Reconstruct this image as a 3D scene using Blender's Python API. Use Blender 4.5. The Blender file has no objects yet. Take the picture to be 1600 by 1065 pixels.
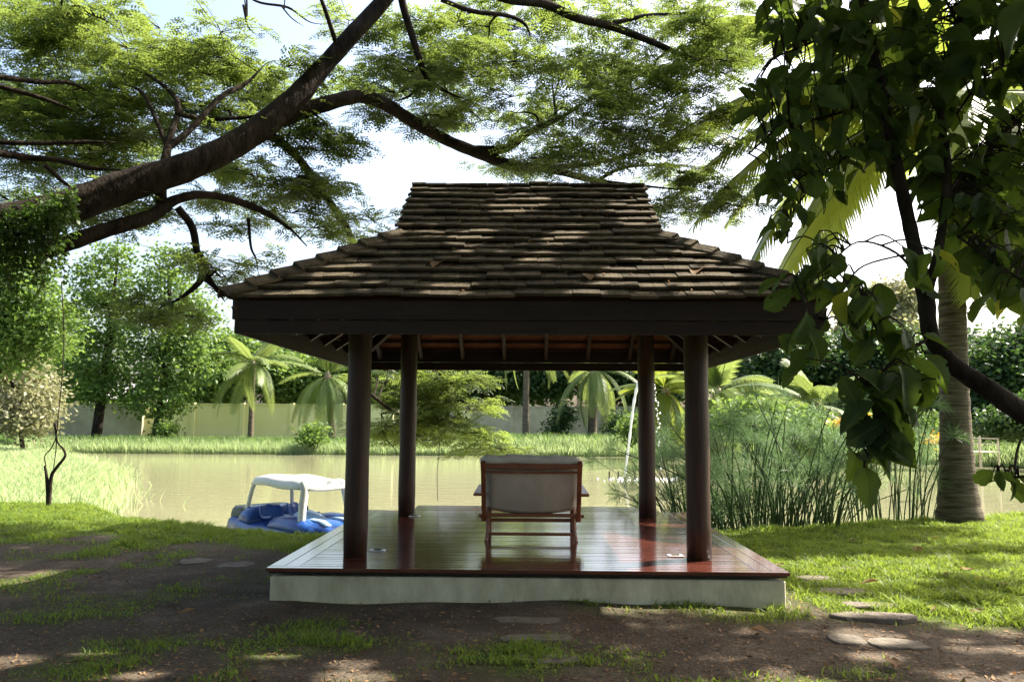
import bpy, math, random
import numpy as np
from mathutils import Vector, Matrix, noise

random.seed(7)
rng = np.random.default_rng(11)
scene = bpy.context.scene
col = scene.collection
R = math.radians

# ------------------------------------------------------------------ camera
EYE = np.array((0.0, 0.0, 1.6))
YAW, PITCH, ROLL, FPX = R(1.1), R(5.64), R(0.33), 1250.0
fwd = np.array((-math.sin(YAW) * math.cos(PITCH), math.cos(YAW) * math.cos(PITCH), math.sin(PITCH)))
rgt0 = np.array((math.cos(YAW), math.sin(YAW), 0.0))
up0 = np.cross(rgt0, fwd)
rgt = rgt0 * math.cos(ROLL) + up0 * math.sin(ROLL)
upv = up0 * math.cos(ROLL) - rgt0 * math.sin(ROLL)
cam_data = bpy.data.cameras.new('camera')
cam = bpy.data.objects.new('camera', cam_data)
col.objects.link(cam)
cam_data.sensor_width = 36.0
cam_data.lens = FPX / 1600 * 36
cam_data.clip_end = 2000
cam_data.clip_start = 0.05
cam.matrix_world = Matrix(((rgt[0], upv[0], -fwd[0], EYE[0]), (rgt[1], upv[1], -fwd[1], EYE[1]), (rgt[2], upv[2], -fwd[2], EYE[2]), (0, 0, 0, 1)))
scene.camera = cam


def at(px, py, D):
    """world point at depth D (metres along world Y) seen at photo position px, py"""
    d = fwd * FPX + rgt * (px - 800) + upv * (532.5 - py)
    return EYE + d * (D / d[1])


def proj(P):
    q = np.asarray(P, float) - EYE
    w = np.maximum(q @ fwd, 1e-3)
    return 800 + FPX * (q @ rgt) / w, 532.5 - FPX * (q @ upv) / w


# ------------------------------------------------------------------ light
SUN_AZ, SUN_EL = R(62), R(47)          # azimuth from +Y towards +X
world = bpy.data.worlds.new('World')
scene.world = world
world.use_nodes = True
nt = world.node_tree
sky = nt.nodes.new('ShaderNodeTexSky')
sky.sky_type = 'NISHITA'
sky.sun_disc = False
sky.sun_elevation = SUN_EL
sky.sun_rotation = SUN_AZ
sky.dust_density = 5.0
sky.ozone_density = 0.4
sky.air_density = 1.0
nt.links.new(sky.outputs[0], nt.nodes['Background'].inputs[0])
nt.nodes['Background'].inputs[1].default_value = 0.13
sl = bpy.data.lights.new('sun', 'SUN')
sl.energy = 5.0
sl.angle = R(0.53)
sl.color = (1.0, 0.93, 0.80)
sun = bpy.data.objects.new('sun', sl)
col.objects.link(sun)
sdir = Vector((math.sin(SUN_AZ) * math.cos(SUN_EL), math.cos(SUN_AZ) * math.cos(SUN_EL), math.sin(SUN_EL)))
sun.rotation_euler = sdir.to_track_quat('Z', 'Y').to_euler()
sun.location = (10, 10, 20)
SD = np.array(sdir)
vs = scene.view_settings
vs.view_transform = 'Standard'
vs.look = 'None'
vs.gamma = 1.0
vs.exposure = 1.8
scene.render.engine = 'CYCLES'
scene.cycles.use_denoising = True
scene.cycles.max_bounces = 8
scene.cycles.diffuse_bounces = 4
scene.cycles.transmission_bounces = 6
scene.cycles.glossy_bounces = 3
scene.cycles.sample_clamp_indirect = 8


# ------------------------------------------------------------------ helpers
def tag(o, label=None, cat=None, group=None, kind=None):
    if label: o['label'] = label
    if cat: o['category'] = cat
    if group: o['group'] = group
    if kind: o['kind'] = kind
    return o


def empty(name, loc=(0, 0, 0), label=None, cat=None, group=None, parent=None):
    o = bpy.data.objects.new(name, None)
    o.empty_display_size = 0.2
    o.location = loc
    col.objects.link(o)
    if parent: o.parent = parent
    return tag(o, label, cat, group)


def link(name, me, parent=None, loc=None):
    """loc and mesh data are in world space; a parented mesh is shifted to its parent's frame (parents are unrotated)"""
    o = bpy.data.objects.new(name, me)
    col.objects.link(o)
    if loc is not None: o.location = loc
    if parent is not None:
        o.parent = parent
        off = Vector((0, 0, 0)); p = parent
        while p is not None:
            off += Vector(p.location); p = p.parent
        o.location = Vector(o.location) - off
    return o


def fmesh(name, V, F, mat, smooth=False):
    V = np.ascontiguousarray(V, dtype=np.float32); F = np.ascontiguousarray(F, dtype=np.int32)
    me = bpy.data.meshes.new(name)
    m, k = F.shape
    me.vertices.add(len(V)); me.vertices.foreach_set('co', V.ravel())
    me.loops.add(m * k); me.loops.foreach_set('vertex_index', F.ravel())
    me.polygons.add(m); me.polygons.foreach_set('loop_start', np.arange(0, m * k, k, dtype=np.int32))
    if smooth: me.polygons.foreach_set('use_smooth', np.ones(m, dtype=bool))
    me.update(calc_edges=True)
    me.materials.append(mat)
    return me


class MB:
    def __init__(s): s.v = []; s.f = []
    def add(s, V, F):
        n = len(s.v); s.v += [tuple(map(float, p)) for p in V]; s.f += [tuple(int(i) + n for i in f) for f in F]; return s
    def box(s, c, d, M=None):
        V = np.array([(x, y, z) for x in (-.5, .5) for y in (-.5, .5) for z in (-.5, .5)]) * np.array(d)
        if M is not None: V = V @ np.array(M).T
        return s.add(V + np.array(c), [(0, 1, 3, 2), (4, 6, 7, 5), (0, 4, 5, 1), (2, 3, 7, 6), (0, 2, 6, 4), (1, 5, 7, 3)])
    def bar(s, a, b, w, h, upd=(0, 0, 1)):
        a = np.array(a, float); b = np.array(b, float); d = b - a; L = np.linalg.norm(d); d /= L
        u = np.cross(np.array(upd, float), d); u /= np.linalg.norm(u); n = np.cross(d, u)
        return s.box((a + b) / 2, (L, w, h), np.stack([d, u, n], 1))
    def tube(s, P, r, n=8, caps=True):
        V, F = tube(P, r, n)
        s.add(V, F)
        if caps:
            k = len(s.v) - len(V); m = len(P)
            s.f.append(tuple(k + i for i in reversed(range(n)))); s.f.append(tuple(k + (m - 1) * n + i for i in range(n)))
        return s
    def prism(s, poly, off):
        """closed polygon (n,3) extruded by vector off"""
        P = np.array(poly, float); n = len(P)
        return s.add(np.vstack([P, P + np.array(off)]), [tuple(reversed(range(n))), tuple(range(n, 2 * n))] + [(i, (i + 1) % n, n + (i + 1) % n, n + i) for i in range(n)])
    def mesh(s, name, mat, smooth=False, bevel=0):
        me = bpy.data.meshes.new(name); me.from_pydata(s.v, [], s.f); me.update()
        import bmesh
        bm = bmesh.new(); bm.from_mesh(me)
        bmesh.ops.recalc_face_normals(bm, faces=bm.faces)
        if bevel: bmesh.ops.bevel(bm, geom=list(bm.edges), offset=bevel, segments=1, affect='EDGES')
        bm.to_mesh(me); bm.free()
        me.materials.append(mat)
        if smooth:
            me.polygons.foreach_set('use_smooth', np.ones(len(me.polygons), dtype=bool))
        return me
    def obj(s, name, mat, parent=None, smooth=False, bevel=0):
        return link(name, s.mesh(name, mat, smooth, bevel), parent)


def tube(P, r, n=8):
    P = np.array(P, float); m = len(P)
    r = np.full(m, r, float) if np.isscalar(r) else np.array(r, float)
    T = np.gradient(P, axis=0); T /= np.linalg.norm(T, axis=1)[:, None] + 1e-9
    a = np.array((0, 0, 1.0)) if abs(T[0][2]) < .9 else np.array((1.0, 0, 0))
    V = []
    for i in range(m):
        u = np.cross(a, T[i]); u /= np.linalg.norm(u) + 1e-9; w = np.cross(T[i], u); a = w if i else w
        for k in range(n):
            t = 2 * math.pi * k / n
            V.append(P[i] + r[i] * (u * math.cos(t) + w * math.sin(t)))
    F = [(i * n + k, i * n + (k + 1) % n, (i + 1) * n + (k + 1) % n, (i + 1) * n + k) for i in range(m - 1) for k in range(n)]
    return np.array(V), np.array(F)


def crom(P, sub=6):
    """Catmull-Rom through the rows of P (any number of columns)"""
    P = np.array(P, float)
    Q = np.vstack([2 * P[0] - P[1], P, 2 * P[-1] - P[-2]])
    out = []
    for i in range(1, len(Q) - 2):
        for k in range(sub):
            t = k / sub
            out.append(.5 * ((2 * Q[i]) + (-Q[i - 1] + Q[i + 1]) * t + (2 * Q[i - 1] - 5 * Q[i] + 4 * Q[i + 1] - Q[i + 2]) * t * t + (-Q[i - 1] + 3 * Q[i] - 3 * Q[i + 1] + Q[i + 2]) * t ** 3))
    out.append(P[-1])
    return np.array(out)


def frames(d, n):
    """rotation matrices whose columns are side, forward (d), normal (near n)"""
    d = d / (np.linalg.norm(d, axis=1)[:, None] + 1e-9)
    s = np.cross(d, n); s /= np.linalg.norm(s, axis=1)[:, None] + 1e-9
    return np.stack([s, d, np.cross(s, d)], 2)


def rep(tv, tf, M, pos, sc):
    V = np.einsum('mij,nj->mni', M, tv) * np.asarray(sc)[:, None, None] + pos[:, None, :]
    F = tf[None] + (np.arange(len(pos)) * len(tv))[:, None, None]
    return V.reshape(-1, 3), F.reshape(-1, tf.shape[1])


def rdir(n, flat=1.0):
    d = rng.normal(size=(n, 3)); d[:, 2] *= flat
    return d / np.linalg.norm(d, axis=1)[:, None]


# ------------------------------------------------------------------ materials
def nodes(name):
    m = bpy.data.materials.new(name); m.use_nodes = True
    t = m.node_tree
    return m, t, t.nodes['Principled BSDF'], t.nodes['Material Output']


def mat(name, c1, c2=None, rough=.7, scale=8, spec=.3, bump=0, bscale=None, stretch=(1, 1, 1), coat=0, rnd=0, detail=6, bdist=.02):
    m, t, b, o = nodes(name)
    b.inputs['Roughness'].default_value = rough
    b.inputs['Specular IOR Level'].default_value = spec
    if coat:
        b.inputs['Coat Weight'].default_value = coat; b.inputs['Coat Roughness'].default_value = .12
    b.inputs['Base Color'].default_value = (*c1, 1)
    tc = t.nodes.new('ShaderNodeTexCoord'); mp = t.nodes.new('ShaderNodeMapping')
    mp.inputs['Scale'].default_value = stretch
    t.links.new(tc.outputs['Object'], mp.inputs[0])
    if c2:
        n = t.nodes.new('ShaderNodeTexNoise'); n.inputs['Scale'].default_value = scale; n.inputs['Detail'].default_value = detail; n.inputs['Roughness'].default_value = .65
        t.links.new(mp.outputs[0], n.inputs['Vector'])
        r = t.nodes.new('ShaderNodeValToRGB')
        r.color_ramp.elements[0].position = .35; r.color_ramp.elements[1].position = .68
        r.color_ramp.elements[0].color = (*c1, 1); r.color_ramp.elements[1].color = (*c2, 1)
        t.links.new(n.outputs['Fac'], r.inputs[0])
        out = r.outputs[0]
        if rnd:
            oi = t.nodes.new('ShaderNodeObjectInfo'); hs = t.nodes.new('ShaderNodeHueSaturation'); mr = t.nodes.new('ShaderNodeMapRange')
            mr.inputs['To Min'].default_value = 1 - rnd; mr.inputs['To Max'].default_value = 1 + rnd
            t.links.new(oi.outputs['Random'], mr.inputs[0]); t.links.new(mr.outputs[0], hs.inputs['Value']); t.links.new(out, hs.inputs['Color'])
            out = hs.outputs[0]
        t.links.new(out, b.inputs['Base Color'])
    if bump:
        n2 = t.nodes.new('ShaderNodeTexNoise'); n2.inputs['Scale'].default_value = bscale or scale * 3; n2.inputs['Detail'].default_value = 5
        t.links.new(mp.outputs[0], n2.inputs['Vector'])
        bp = t.nodes.new('ShaderNodeBump'); bp.inputs['Strength'].default_value = bump; bp.inputs['Distance'].default_value = bdist
        t.links.new(n2.outputs['Fac'], bp.inputs['Height']); t.links.new(bp.outputs[0], b.inputs['Normal'])
    return m


def leafmat(name, c1, c2, trans, fac=.45, rough=.5, spec=.3, per='island', big=.6):
    """green faces that also let light through; colour varies leaf by leaf and slowly through the crown"""
    m, t, b, o = nodes(name)
    b.inputs['Roughness'].default_value = rough; b.inputs['Specular IOR Level'].default_value = spec
    if per == 'island':
        g = t.nodes.new('ShaderNodeNewGeometry'); rs = g.outputs['Random Per Island']
    else:
        g = t.nodes.new('ShaderNodeObjectInfo'); rs = g.outputs['Random']
    tc = t.nodes.new('ShaderNodeTexCoord'); n = t.nodes.new('ShaderNodeTexNoise'); n.inputs['Scale'].default_value = big
    t.links.new(tc.outputs['Object'], n.inputs['Vector'])
    ad = t.nodes.new('ShaderNodeMath'); ad.operation = 'ADD'
    t.links.new(rs, ad.inputs[0]); t.links.new(n.outputs['Fac'], ad.inputs[1])
    hf = t.nodes.new('ShaderNodeMath'); hf.operation = 'MULTIPLY'; hf.inputs[1].default_value = .5
    t.links.new(ad.outputs[0], hf.inputs[0])
    r = t.nodes.new('ShaderNodeValToRGB')
    r.color_ramp.elements[0].position = .2; r.color_ramp.elements[1].position = .85
    r.color_ramp.elements[0].color = (*c1, 1); r.color_ramp.elements[1].color = (*c2, 1)
    t.links.new(hf.outputs[0], r.inputs[0]); t.links.new(r.outputs[0], b.inputs['Base Color'])
    tr = t.nodes.new('ShaderNodeBsdfTranslucent'); mx = t.nodes.new('ShaderNodeMixShader'); mx.inputs[0].default_value = fac
    mc = t.nodes.new('ShaderNodeMixRGB'); mc.inputs[0].default_value = .75; mc.inputs[2].default_value = (*trans, 1)
    t.links.new(r.outputs[0], mc.inputs[1]); t.links.new(mc.outputs[0], tr.inputs[0])
    t.links.new(b.outputs[0], mx.inputs[1]); t.links.new(tr.outputs[0], mx.inputs[2]); t.links.new(mx.outputs[0], o.inputs[0])
    return m


M = {}
M['bark'] = mat('bark', (.013, .010, .008), (.048, .038, .029), .95, 5, .1, 1.0, 16, (1, 1, .5), bdist=.03)
M['twig'] = mat('twig', (.022, .017, .013), (.05, .04, .03), .9, 10, .1)
M['palm_bark'] = mat('palm_bark', (.055, .045, .033), (.22, .18, .135), .95, 3, .1, .9, 9, (.7, .7, 7))
M['dark_wood'] = mat('dark_wood', (.028, .015, .009), (.062, .029, .016), .5, 6, .35, .25, 30, (4, 4, .35))
M['fascia'] = mat('fascia', (.016, .010, .007), (.036, .020, .013), .6, 5, .3, .25, 30, (.4, 3, 3))
M['under'] = mat('under', (.16, .065, .032), (.27, .12, .058), .8, 7, .2, .2)
M['tile'] = mat('tile', (.050, .041, .028), (.135, .105, .068), .92, 7, .15, .8, 40, rnd=.35)
M['deck'] = mat('deck', (.070, .020, .014), (.13, .040, .027), .14, 5, .5, .06, 60, (.4, 5, 5), coat=.6, rnd=.2, bdist=.004)
M['plaster'] = mat('plaster', (.40, .37, .25), (.70, .66, .49), .85, 3.5, .2, .25, 40, (1, 1, .45))
M['chair_wood'] = mat('chair_wood', (.17, .055, .022), (.27, .10, .042), .4, 8, .4, .1, 30, (.5, 3, 3))
M['canvas'] = mat('canvas', (.46, .41, .33), (.56, .51, .42), .9, 5, .15, .3, 60)
M['cushion'] = mat('cushion', (.55, .53, .45), (.66, .64, .55), .95, 5, .1, .3, 40)
M['stone'] = mat('stone', (.11, .092, .072), (.21, .18, .145), .9, 9, .2, .8, 30)
M['metal'] = mat('metal', (.55, .54, .50), (.7, .69, .65), .35, 20, .5)
M['boat_blue'] = mat('boat_blue', (.008, .045, .23), (.025, .10, .36), .3, 4, .5, .1, 10)
M['boat_pale'] = mat('boat_pale', (.25, .45, .68), (.45, .6, .75), .35, 6, .5)
M['boat_grey'] = mat('boat_grey', (.05, .07, .07), (.12, .15, .13), .7, 6, .3)
M['boat_white'] = mat('boat_white', (.62, .61, .54), (.78, .77, .72), .5, 5, .4, .15, 20)
M['wall_cream'] = mat('wall_cream', (.76, .70, .36), (.82, .77, .45), .9, .6, .2, .2, 20)
M['wall_olive'] = mat('wall_olive', (.24, .22, .15), (.42, .39, .28), .9, .5, .2, .2, 20)
M['wall_grey'] = mat('wall_grey', (.30, .27, .21), (.48, .44, .36), .9, .5, .2, .2, 20)
M['house_wall'] = mat('house_wall', (.6, .58, .5), (.7, .68, .6), .9, 1)
M['house_roof'] = mat('house_roof', (.30, .29, .29), (.42, .41, .41), .8, 2)
M['rope'] = mat('rope', (.06, .05, .04), (.1, .08, .06), .9, 10)
M['foam'] = mat('foam', (.85, .87, .85), (.92, .93, .92), .3, 10)
M['bamboo'] = mat('bamboo', (.38, .33, .24), (.55, .5, .4), .7, 10)
M['dry_leaf'] = leafmat('dry_leaf', (.11, .06, .03), (.36, .22, .11), (.25, .12, .05), .2, .8)
M['rain_leaf'] = leafmat('rain_leaf', (.026, .054, .012), (.085, .125, .030), (.28, .37, .065), .5, .45, .3, big=.9)
M['ivy'] = leafmat('ivy', (.025, .06, .012), (.07, .12, .025), (.15, .26, .03), .35)
M['big_leaf'] = leafmat('big_leaf', (.012, .035, .010), (.040, .074, .016), (.20, .31, .03), .33, .55, .22, per='object', big=3)
M['big_leaf_mass'] = leafmat('big_leaf_mass', (.012, .035, .010), (.040, .074, .016), (.20, .31, .03), .33, .55, .22)
def add_veins(m, amount=.35):
    t = m.node_tree; tc = t.nodes.new('ShaderNodeTexCoord'); sp = t.nodes.new('ShaderNodeSeparateXYZ'); t.links.new(tc.outputs['Object'], sp.inputs[0])
    def mth(op, a, b=None):
        n = t.nodes.new('ShaderNodeMath'); n.operation = op
        for i, v in enumerate((a, b)):
            if v is None: continue
            if isinstance(v, (int, float)): n.inputs[i].default_value = v
            else: t.links.new(v, n.inputs[i])
        return n.outputs[0]
    ax_ = mth('ABSOLUTE', sp.outputs['X']); mid = mth('LESS_THAN', ax_, .011)
    side = mth('GREATER_THAN', mth('SINE', mth('MULTIPLY', mth('SUBTRACT', sp.outputs['Y'], mth('MULTIPLY', ax_, .75)), 62.0)), .90)
    v = mth('MULTIPLY', mth('MAXIMUM', mid, mth('MULTIPLY', side, .6)), amount)
    for r in [n for n in t.nodes if n.type == 'VALTORGB']:
        outs = [l.to_socket for l in r.outputs[0].links]
        mx = t.nodes.new('ShaderNodeMixRGB'); mx.inputs[2].default_value = (.20, .26, .09, 1); t.links.new(v, mx.inputs[0]); t.links.new(r.outputs[0], mx.inputs[1])
        for o in outs: t.links.new(mx.outputs[0], o)
add_veins(M['big_leaf'])
M['yellow_leaf'] = leafmat('yellow_leaf', (.30, .34, .03), (.36, .38, .05), (.5, .5, .05), .5, per='object')
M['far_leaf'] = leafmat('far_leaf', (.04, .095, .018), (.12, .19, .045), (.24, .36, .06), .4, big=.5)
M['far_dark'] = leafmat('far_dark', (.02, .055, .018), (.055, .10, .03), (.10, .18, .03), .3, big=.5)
M['far_pale'] = leafmat('far_pale', (.16, .17, .08), (.32, .30, .19), (.35, .36, .16), .35, big=.8)
M['palm_leaf'] = leafmat('palm_leaf', (.045, .09, .016), (.12, .17, .03), (.34, .40, .05), .42, .4, .4, per='object')
M['palm_far'] = leafmat('palm_far', (.075, .125, .035), (.17, .22, .07), (.30, .38, .09), .4, .45, .3, per='object')
M['palm_dead'] = leafmat('palm_dead', (.22, .17, .10), (.34, .27, .17), (.3, .24, .12), .3, per='object')
M['papyrus'] = leafmat('papyrus', (.035, .075, .022), (.07, .12, .035), (.14, .22, .06), .3, per='object')
M['umbel'] = leafmat('umbel', (.06, .12, .05), (.12, .20, .085), (.17, .28, .10), .45, per='object')
M['grass'] = leafmat('grass', (.055, .11, .012), (.17, .25, .04), (.36, .47, .06), .45, .5, .25, big=1.2)
M['bank_grass'] = leafmat('bank_grass', (.06, .125, .03), (.15, .24, .07), (.24, .35, .09), .4, big=.4)
M['marsh_grass'] = leafmat('marsh_grass', (.22, .31, .13), (.42, .48, .25), (.46, .56, .24), .42, big=.4)
M['flower'] = mat('flower', (.75, .48, .02), (.85, .6, .05), .7, 10)

# ------------------------------------------------------------------ ground
NEAR = np.array([(-80, 75), (-27, 45), (-15.7, 30), (-12, 22.5), (-10, 17.2), (-6.7, 13.4), (-4.3, 11.9), (-3, 11.4), (0, 11.2), (3, 12.3), (6.6, 13.6), (9.1, 14.9), (14, 17), (22, 21), (60, 27)])
FAR = np.array([(-80, 46), (0, 46), (12, 46), (19, 41), (24, 35), (30, 31), (60, 29)])
WATER = -.45


def smooth01(t):
    t = np.clip(t, 0, 1); return t * t * (3 - 2 * t)


def ground_z(x, y):
    x = np.asarray(x, float); y = np.asarray(y, float)
    yn = np.interp(x, NEAR[:, 0], NEAR[:, 1]); yf = np.interp(x, FAR[:, 0], FAR[:, 1])
    z = -.9 * smooth01((y - yn + .25) / 1.3)
    marsh = smooth01((-x - 8.2) / 1.2) * smooth01((y - 15.1) / .8)
    z = np.where(marsh > 0, z * (1 - marsh) + marsh * np.minimum(z, -.9 * smooth01((y - yn + 2.5) / 6) - .30), z)
    z = z + (1.12 * smooth01((y - yf + 1.2) / 4.5)) * (y > yn)
    z = z + .025 * np.sin(x * 1.3 + .7) * np.sin(y * 1.1) * (y < yn) * smooth01((np.abs(x) + np.abs(y - 9.4) - 3.4) / 1.5)
    z = z + .05 * (.45 + .35 * np.sin(2.1 * x + 1) + .2 * np.sin(5.3 * x)) * np.exp(-((y - 7.08) / .28) ** 2) * (np.abs(x) < 2.8)
    return z


def fbm(x, y, s, o=3):
    return np.array([noise.fractal((float(a) * s, float(b) * s, 3.1), 1.0, 2.0, o) for a, b in zip(np.ravel(x), np.ravel(y))]).reshape(np.shape(x))


def grass_mask(x, y):
    """0 bare soil .. 1 full turf"""
    x = np.asarray(x, float); y = np.asarray(y, float)
    n = fbm(x, y, .9, 4)
    right = smooth01((x - 2.35 - .25 * n) / .35) * smooth01((y - 6.35 - .30 * (x - 2.5) * (x < 3.4) + .5 * n) / .7)
    left = smooth01((-x - 2.3) / .5) * smooth01((y - 9.3 + 1.8 * n + .10 * (x + 3)) / 1.6)
    lpatch = smooth01((-x - 1.9) / .6) * smooth01((y - 5.6) / .8) * smooth01((n + .05) / .5) * .42
    front = smooth01(1.05 - np.hypot((x - .12) / .78, (y - 5.72) / .62) + 1.3 * n) * .8
    fr2 = smooth01(1.1 - np.hypot((x - 1.5) / .75, (y - 4.85) / .45) + .9 * n) * .7
    lf2 = smooth01(1.1 - np.hypot((x + 3.0) / .6, (y - 5.2) / .4) + n) * .6
    back = smooth01((y - 11.4) / .8)
    patchy = smooth01((n - .05) / .45) * .45 * (y > 4.2)
    return np.clip(np.maximum.reduce([right, left, lpatch, front, fr2, lf2, back, patchy]), 0, 1)


def axis(a, b, fine0, fine1, step, grow):
    out = list(np.arange(fine0, fine1, step)); s = step
    v = fine1
    while v < b: out.append(v); s *= grow; v += s
    out.append(b); v = fine0; s = step; pre = []
    while v > a: s *= grow; v -= s; pre.append(max(v, a))
    return np.array(sorted(set(pre + out)))


gx = axis(-400, 400, -11, 11, .16, 1.07); gy = axis(-60, 700, 2.5, 18, .16, 1.05)
GX, GY = np.meshgrid(gx, gy)
GZ = ground_z(GX, GY)
nx, ny = len(gx), len(gy)
idx = np.arange(nx * ny).reshape(ny, nx)
GF = np.stack([idx[:-1, :-1], idx[:-1, 1:], idx[1:, 1:], idx[1:, :-1]], -1).reshape(-1, 4)
gm, t, b, o = nodes('ground_soil')
b.inputs['Roughness'].default_value = .95; b.inputs['Specular IOR Level'].default_value = .1
at_n = t.nodes.new('ShaderNodeAttribute'); at_n.attribute_name = 'turf'
tc = t.nodes.new('ShaderNodeTexCoord')
def noise_node(sc, det=8, rough=.65):
    n = t.nodes.new('ShaderNodeTexNoise'); n.inputs['Scale'].default_value = sc; n.inputs['Detail'].default_value = det; n.inputs['Roughness'].default_value = rough
    t.links.new(tc.outputs['Object'], n.inputs['Vector']); return n
def ramp(src, *els):
    r = t.nodes.new('ShaderNodeValToRGB')
    while len(r.color_ramp.elements) < len(els): r.color_ramp.elements.new(.5)
    for e, (p, c) in zip(r.color_ramp.elements, els): e.position = p; e.color = (*c, 1)
    t.links.new(src, r.inputs[0]); return r
n1 = noise_node(2.2); n2 = noise_node(45, 4); n3 = noise_node(14, 6)
soil = ramp(n1.outputs['Fac'], (.3, (.060, .047, .036)), (.55, (.108, .086, .066)), (.75, (.19, .153, .118)))
spk = ramp(n2.outputs['Fac'], (.36, (.45, .4, .36)), (.5, (1, 1, 1)), (.66, (1.25, 1.2, 1.1)))
mul = t.nodes.new('ShaderNodeMixRGB'); mul.blend_type = 'MULTIPLY'; mul.inputs[0].default_value = .8
t.links.new(soil.outputs[0], mul.inputs[1]); t.links.new(spk.outputs[0], mul.inputs[2])
turf = ramp(n3.outputs['Fac'], (.3, (.05, .075, .018)), (.7, (.10, .13, .035)))
mx = t.nodes.new('ShaderNodeMixRGB'); t.links.new(at_n.outputs['Fac'], mx.inputs[0]); t.links.new(mul.outputs[0], mx.inputs[1]); t.links.new(turf.outputs[0], mx.inputs[2])
t.links.new(mx.outputs[0], b.inputs['Base Color'])
bp = t.nodes.new('ShaderNodeBump'); bp.inputs['Strength'].default_value = .8; bp.inputs['Distance'].default_value = .03
ad = t.nodes.new('ShaderNodeMath'); ad.operation = 'ADD'; t.links.new(n2.outputs['Fac'], ad.inputs[0]); t.links.new(n3.outputs['Fac'], ad.inputs[1])
t.links.new(ad.outputs[0], bp.inputs['Height']); t.links.new(bp.outputs[0], b.inputs['Normal'])
gmesh = fmesh('ground', np.stack([GX, GY, GZ], -1).reshape(-1, 3), GF, gm, True)
tm = np.ones(GX.shape); sel = (GY < 16) & (np.abs(GX) < 14)
tm[sel] = grass_mask(GX[sel], GY[sel])
a = gmesh.attributes.new('turf', 'FLOAT', 'POINT'); a.data.foreach_set('value', tm.ravel().astype(np.float32))
tag(link('ground', gmesh), kind='structure')

# pond
wm, t, b, o = nodes('pond_water')
b.inputs['Base Color'].default_value = (.235, .228, .135, 1); b.inputs['Roughness'].default_value = .04; b.inputs['IOR'].default_value = 1.33
tc = t.nodes.new('ShaderNodeTexCoord'); mp = t.nodes.new('ShaderNodeMapping'); mp.inputs['Scale'].default_value = (.9, 2.2, 1)
t.links.new(tc.outputs['Object'], mp.inputs[0])
wn = t.nodes.new('ShaderNodeTexNoise'); wn.inputs['Scale'].default_value = 1.6; wn.inputs['Detail'].default_value = 5
t.links.new(mp.outputs[0], wn.inputs['Vector'])
bp = t.nodes.new('ShaderNodeBump'); bp.inputs['Strength'].default_value = .10; bp.inputs['Distance'].default_value = .10
t.links.new(wn.outputs['Fac'], bp.inputs['Height']); t.links.new(bp.outputs[0], b.inputs['Normal'])
tag(MB().add([(-70, 10.5, WATER), (60, 10.5, WATER), (60, 52, WATER), (-70, 52, WATER)], [(0, 1, 2, 3)]).obj('pond', wm), kind='structure')

# ------------------------------------------------------------------ pavilion
CY = 9.4
pav = empty('pavilion', (0, CY, 0), 'open wooden pavilion with shingled hip roof on four round columns beside the pond', 'pavilion')
DK = .275
pl = MB().box((0, CY, DK / 2 - .16), (4.50, 4.50, DK + .23 - .005)).obj('plinth', M['plaster'], pav, bevel=.012)
MB().box((0, CY + 2.62, -.12), (3.2, .66, .6)).obj('plinth', M['plaster'], pav, bevel=.012)
deck = MB().box((0, CY, DK - .012), (4.52, 4.52, .02)).obj('deck', M['fascia'], pav)
HALF = 2.28
plank_me = {}
def plank(lx, ly, c):
    k = (round(lx, 3), round(ly, 3))
    if k not in plank_me: plank_me[k] = MB().box((0, 0, 0), (lx, ly, .03)).mesh('plank', M['deck'], bevel=.003)
    o_ = link('plank', plank_me[k], deck, (c[0], c[1], c[2] + random.uniform(-.0012, .0012))); o_.rotation_euler = (random.uniform(-.006, .006) if ly < 1 else 0, 0, 0)
y = CY - HALF
plank(2 * HALF, .095, (0, y + .0475, DK + .013)); y += .1
while y < CY + HALF - .05:
    plank(4.02 - .005, .0845, (0, y + .044, DK + .013)); y += .0925
for sx in (-1, 1):
    for k in range(2):
        plank(.132, 2 * HALF - .1, (sx * (HALF - .0665 - k * .135), CY + .05, DK + .013))
for k in range(7):
    plank(3.3, .0845, (0, CY + HALF + .05 + k * .0925, DK + .013))
# metal floor sockets
for px, py in ((590, 861), (1055, 865), (648, 807.5)):
    D = FPX * (1.6 - DK) / (py - 656); p = at(px, py, D)
    q = MB().box((p[0], p[1], DK + .033), (.15, .11, .010)).obj('floor_socket', M['metal'], deck, bevel=.003)
    MB().box((p[0], p[1], DK + .041), (.07, .05, .012)).obj('socket_lid', M['rope'], pav)
CR = .114
for sx in (-1, 1):
    for sy in (-1, 1):
        P = [(sx * 1.635, CY + sy * 1.63, z) for z in np.linspace(DK + .02, 3.2, 10)]
        c = MB().tube(P, [CR + .004 * math.sin(i * 2.1 + sx) for i in range(10)], 28).obj('column', M['dark_wood'], pav, True)
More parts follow.
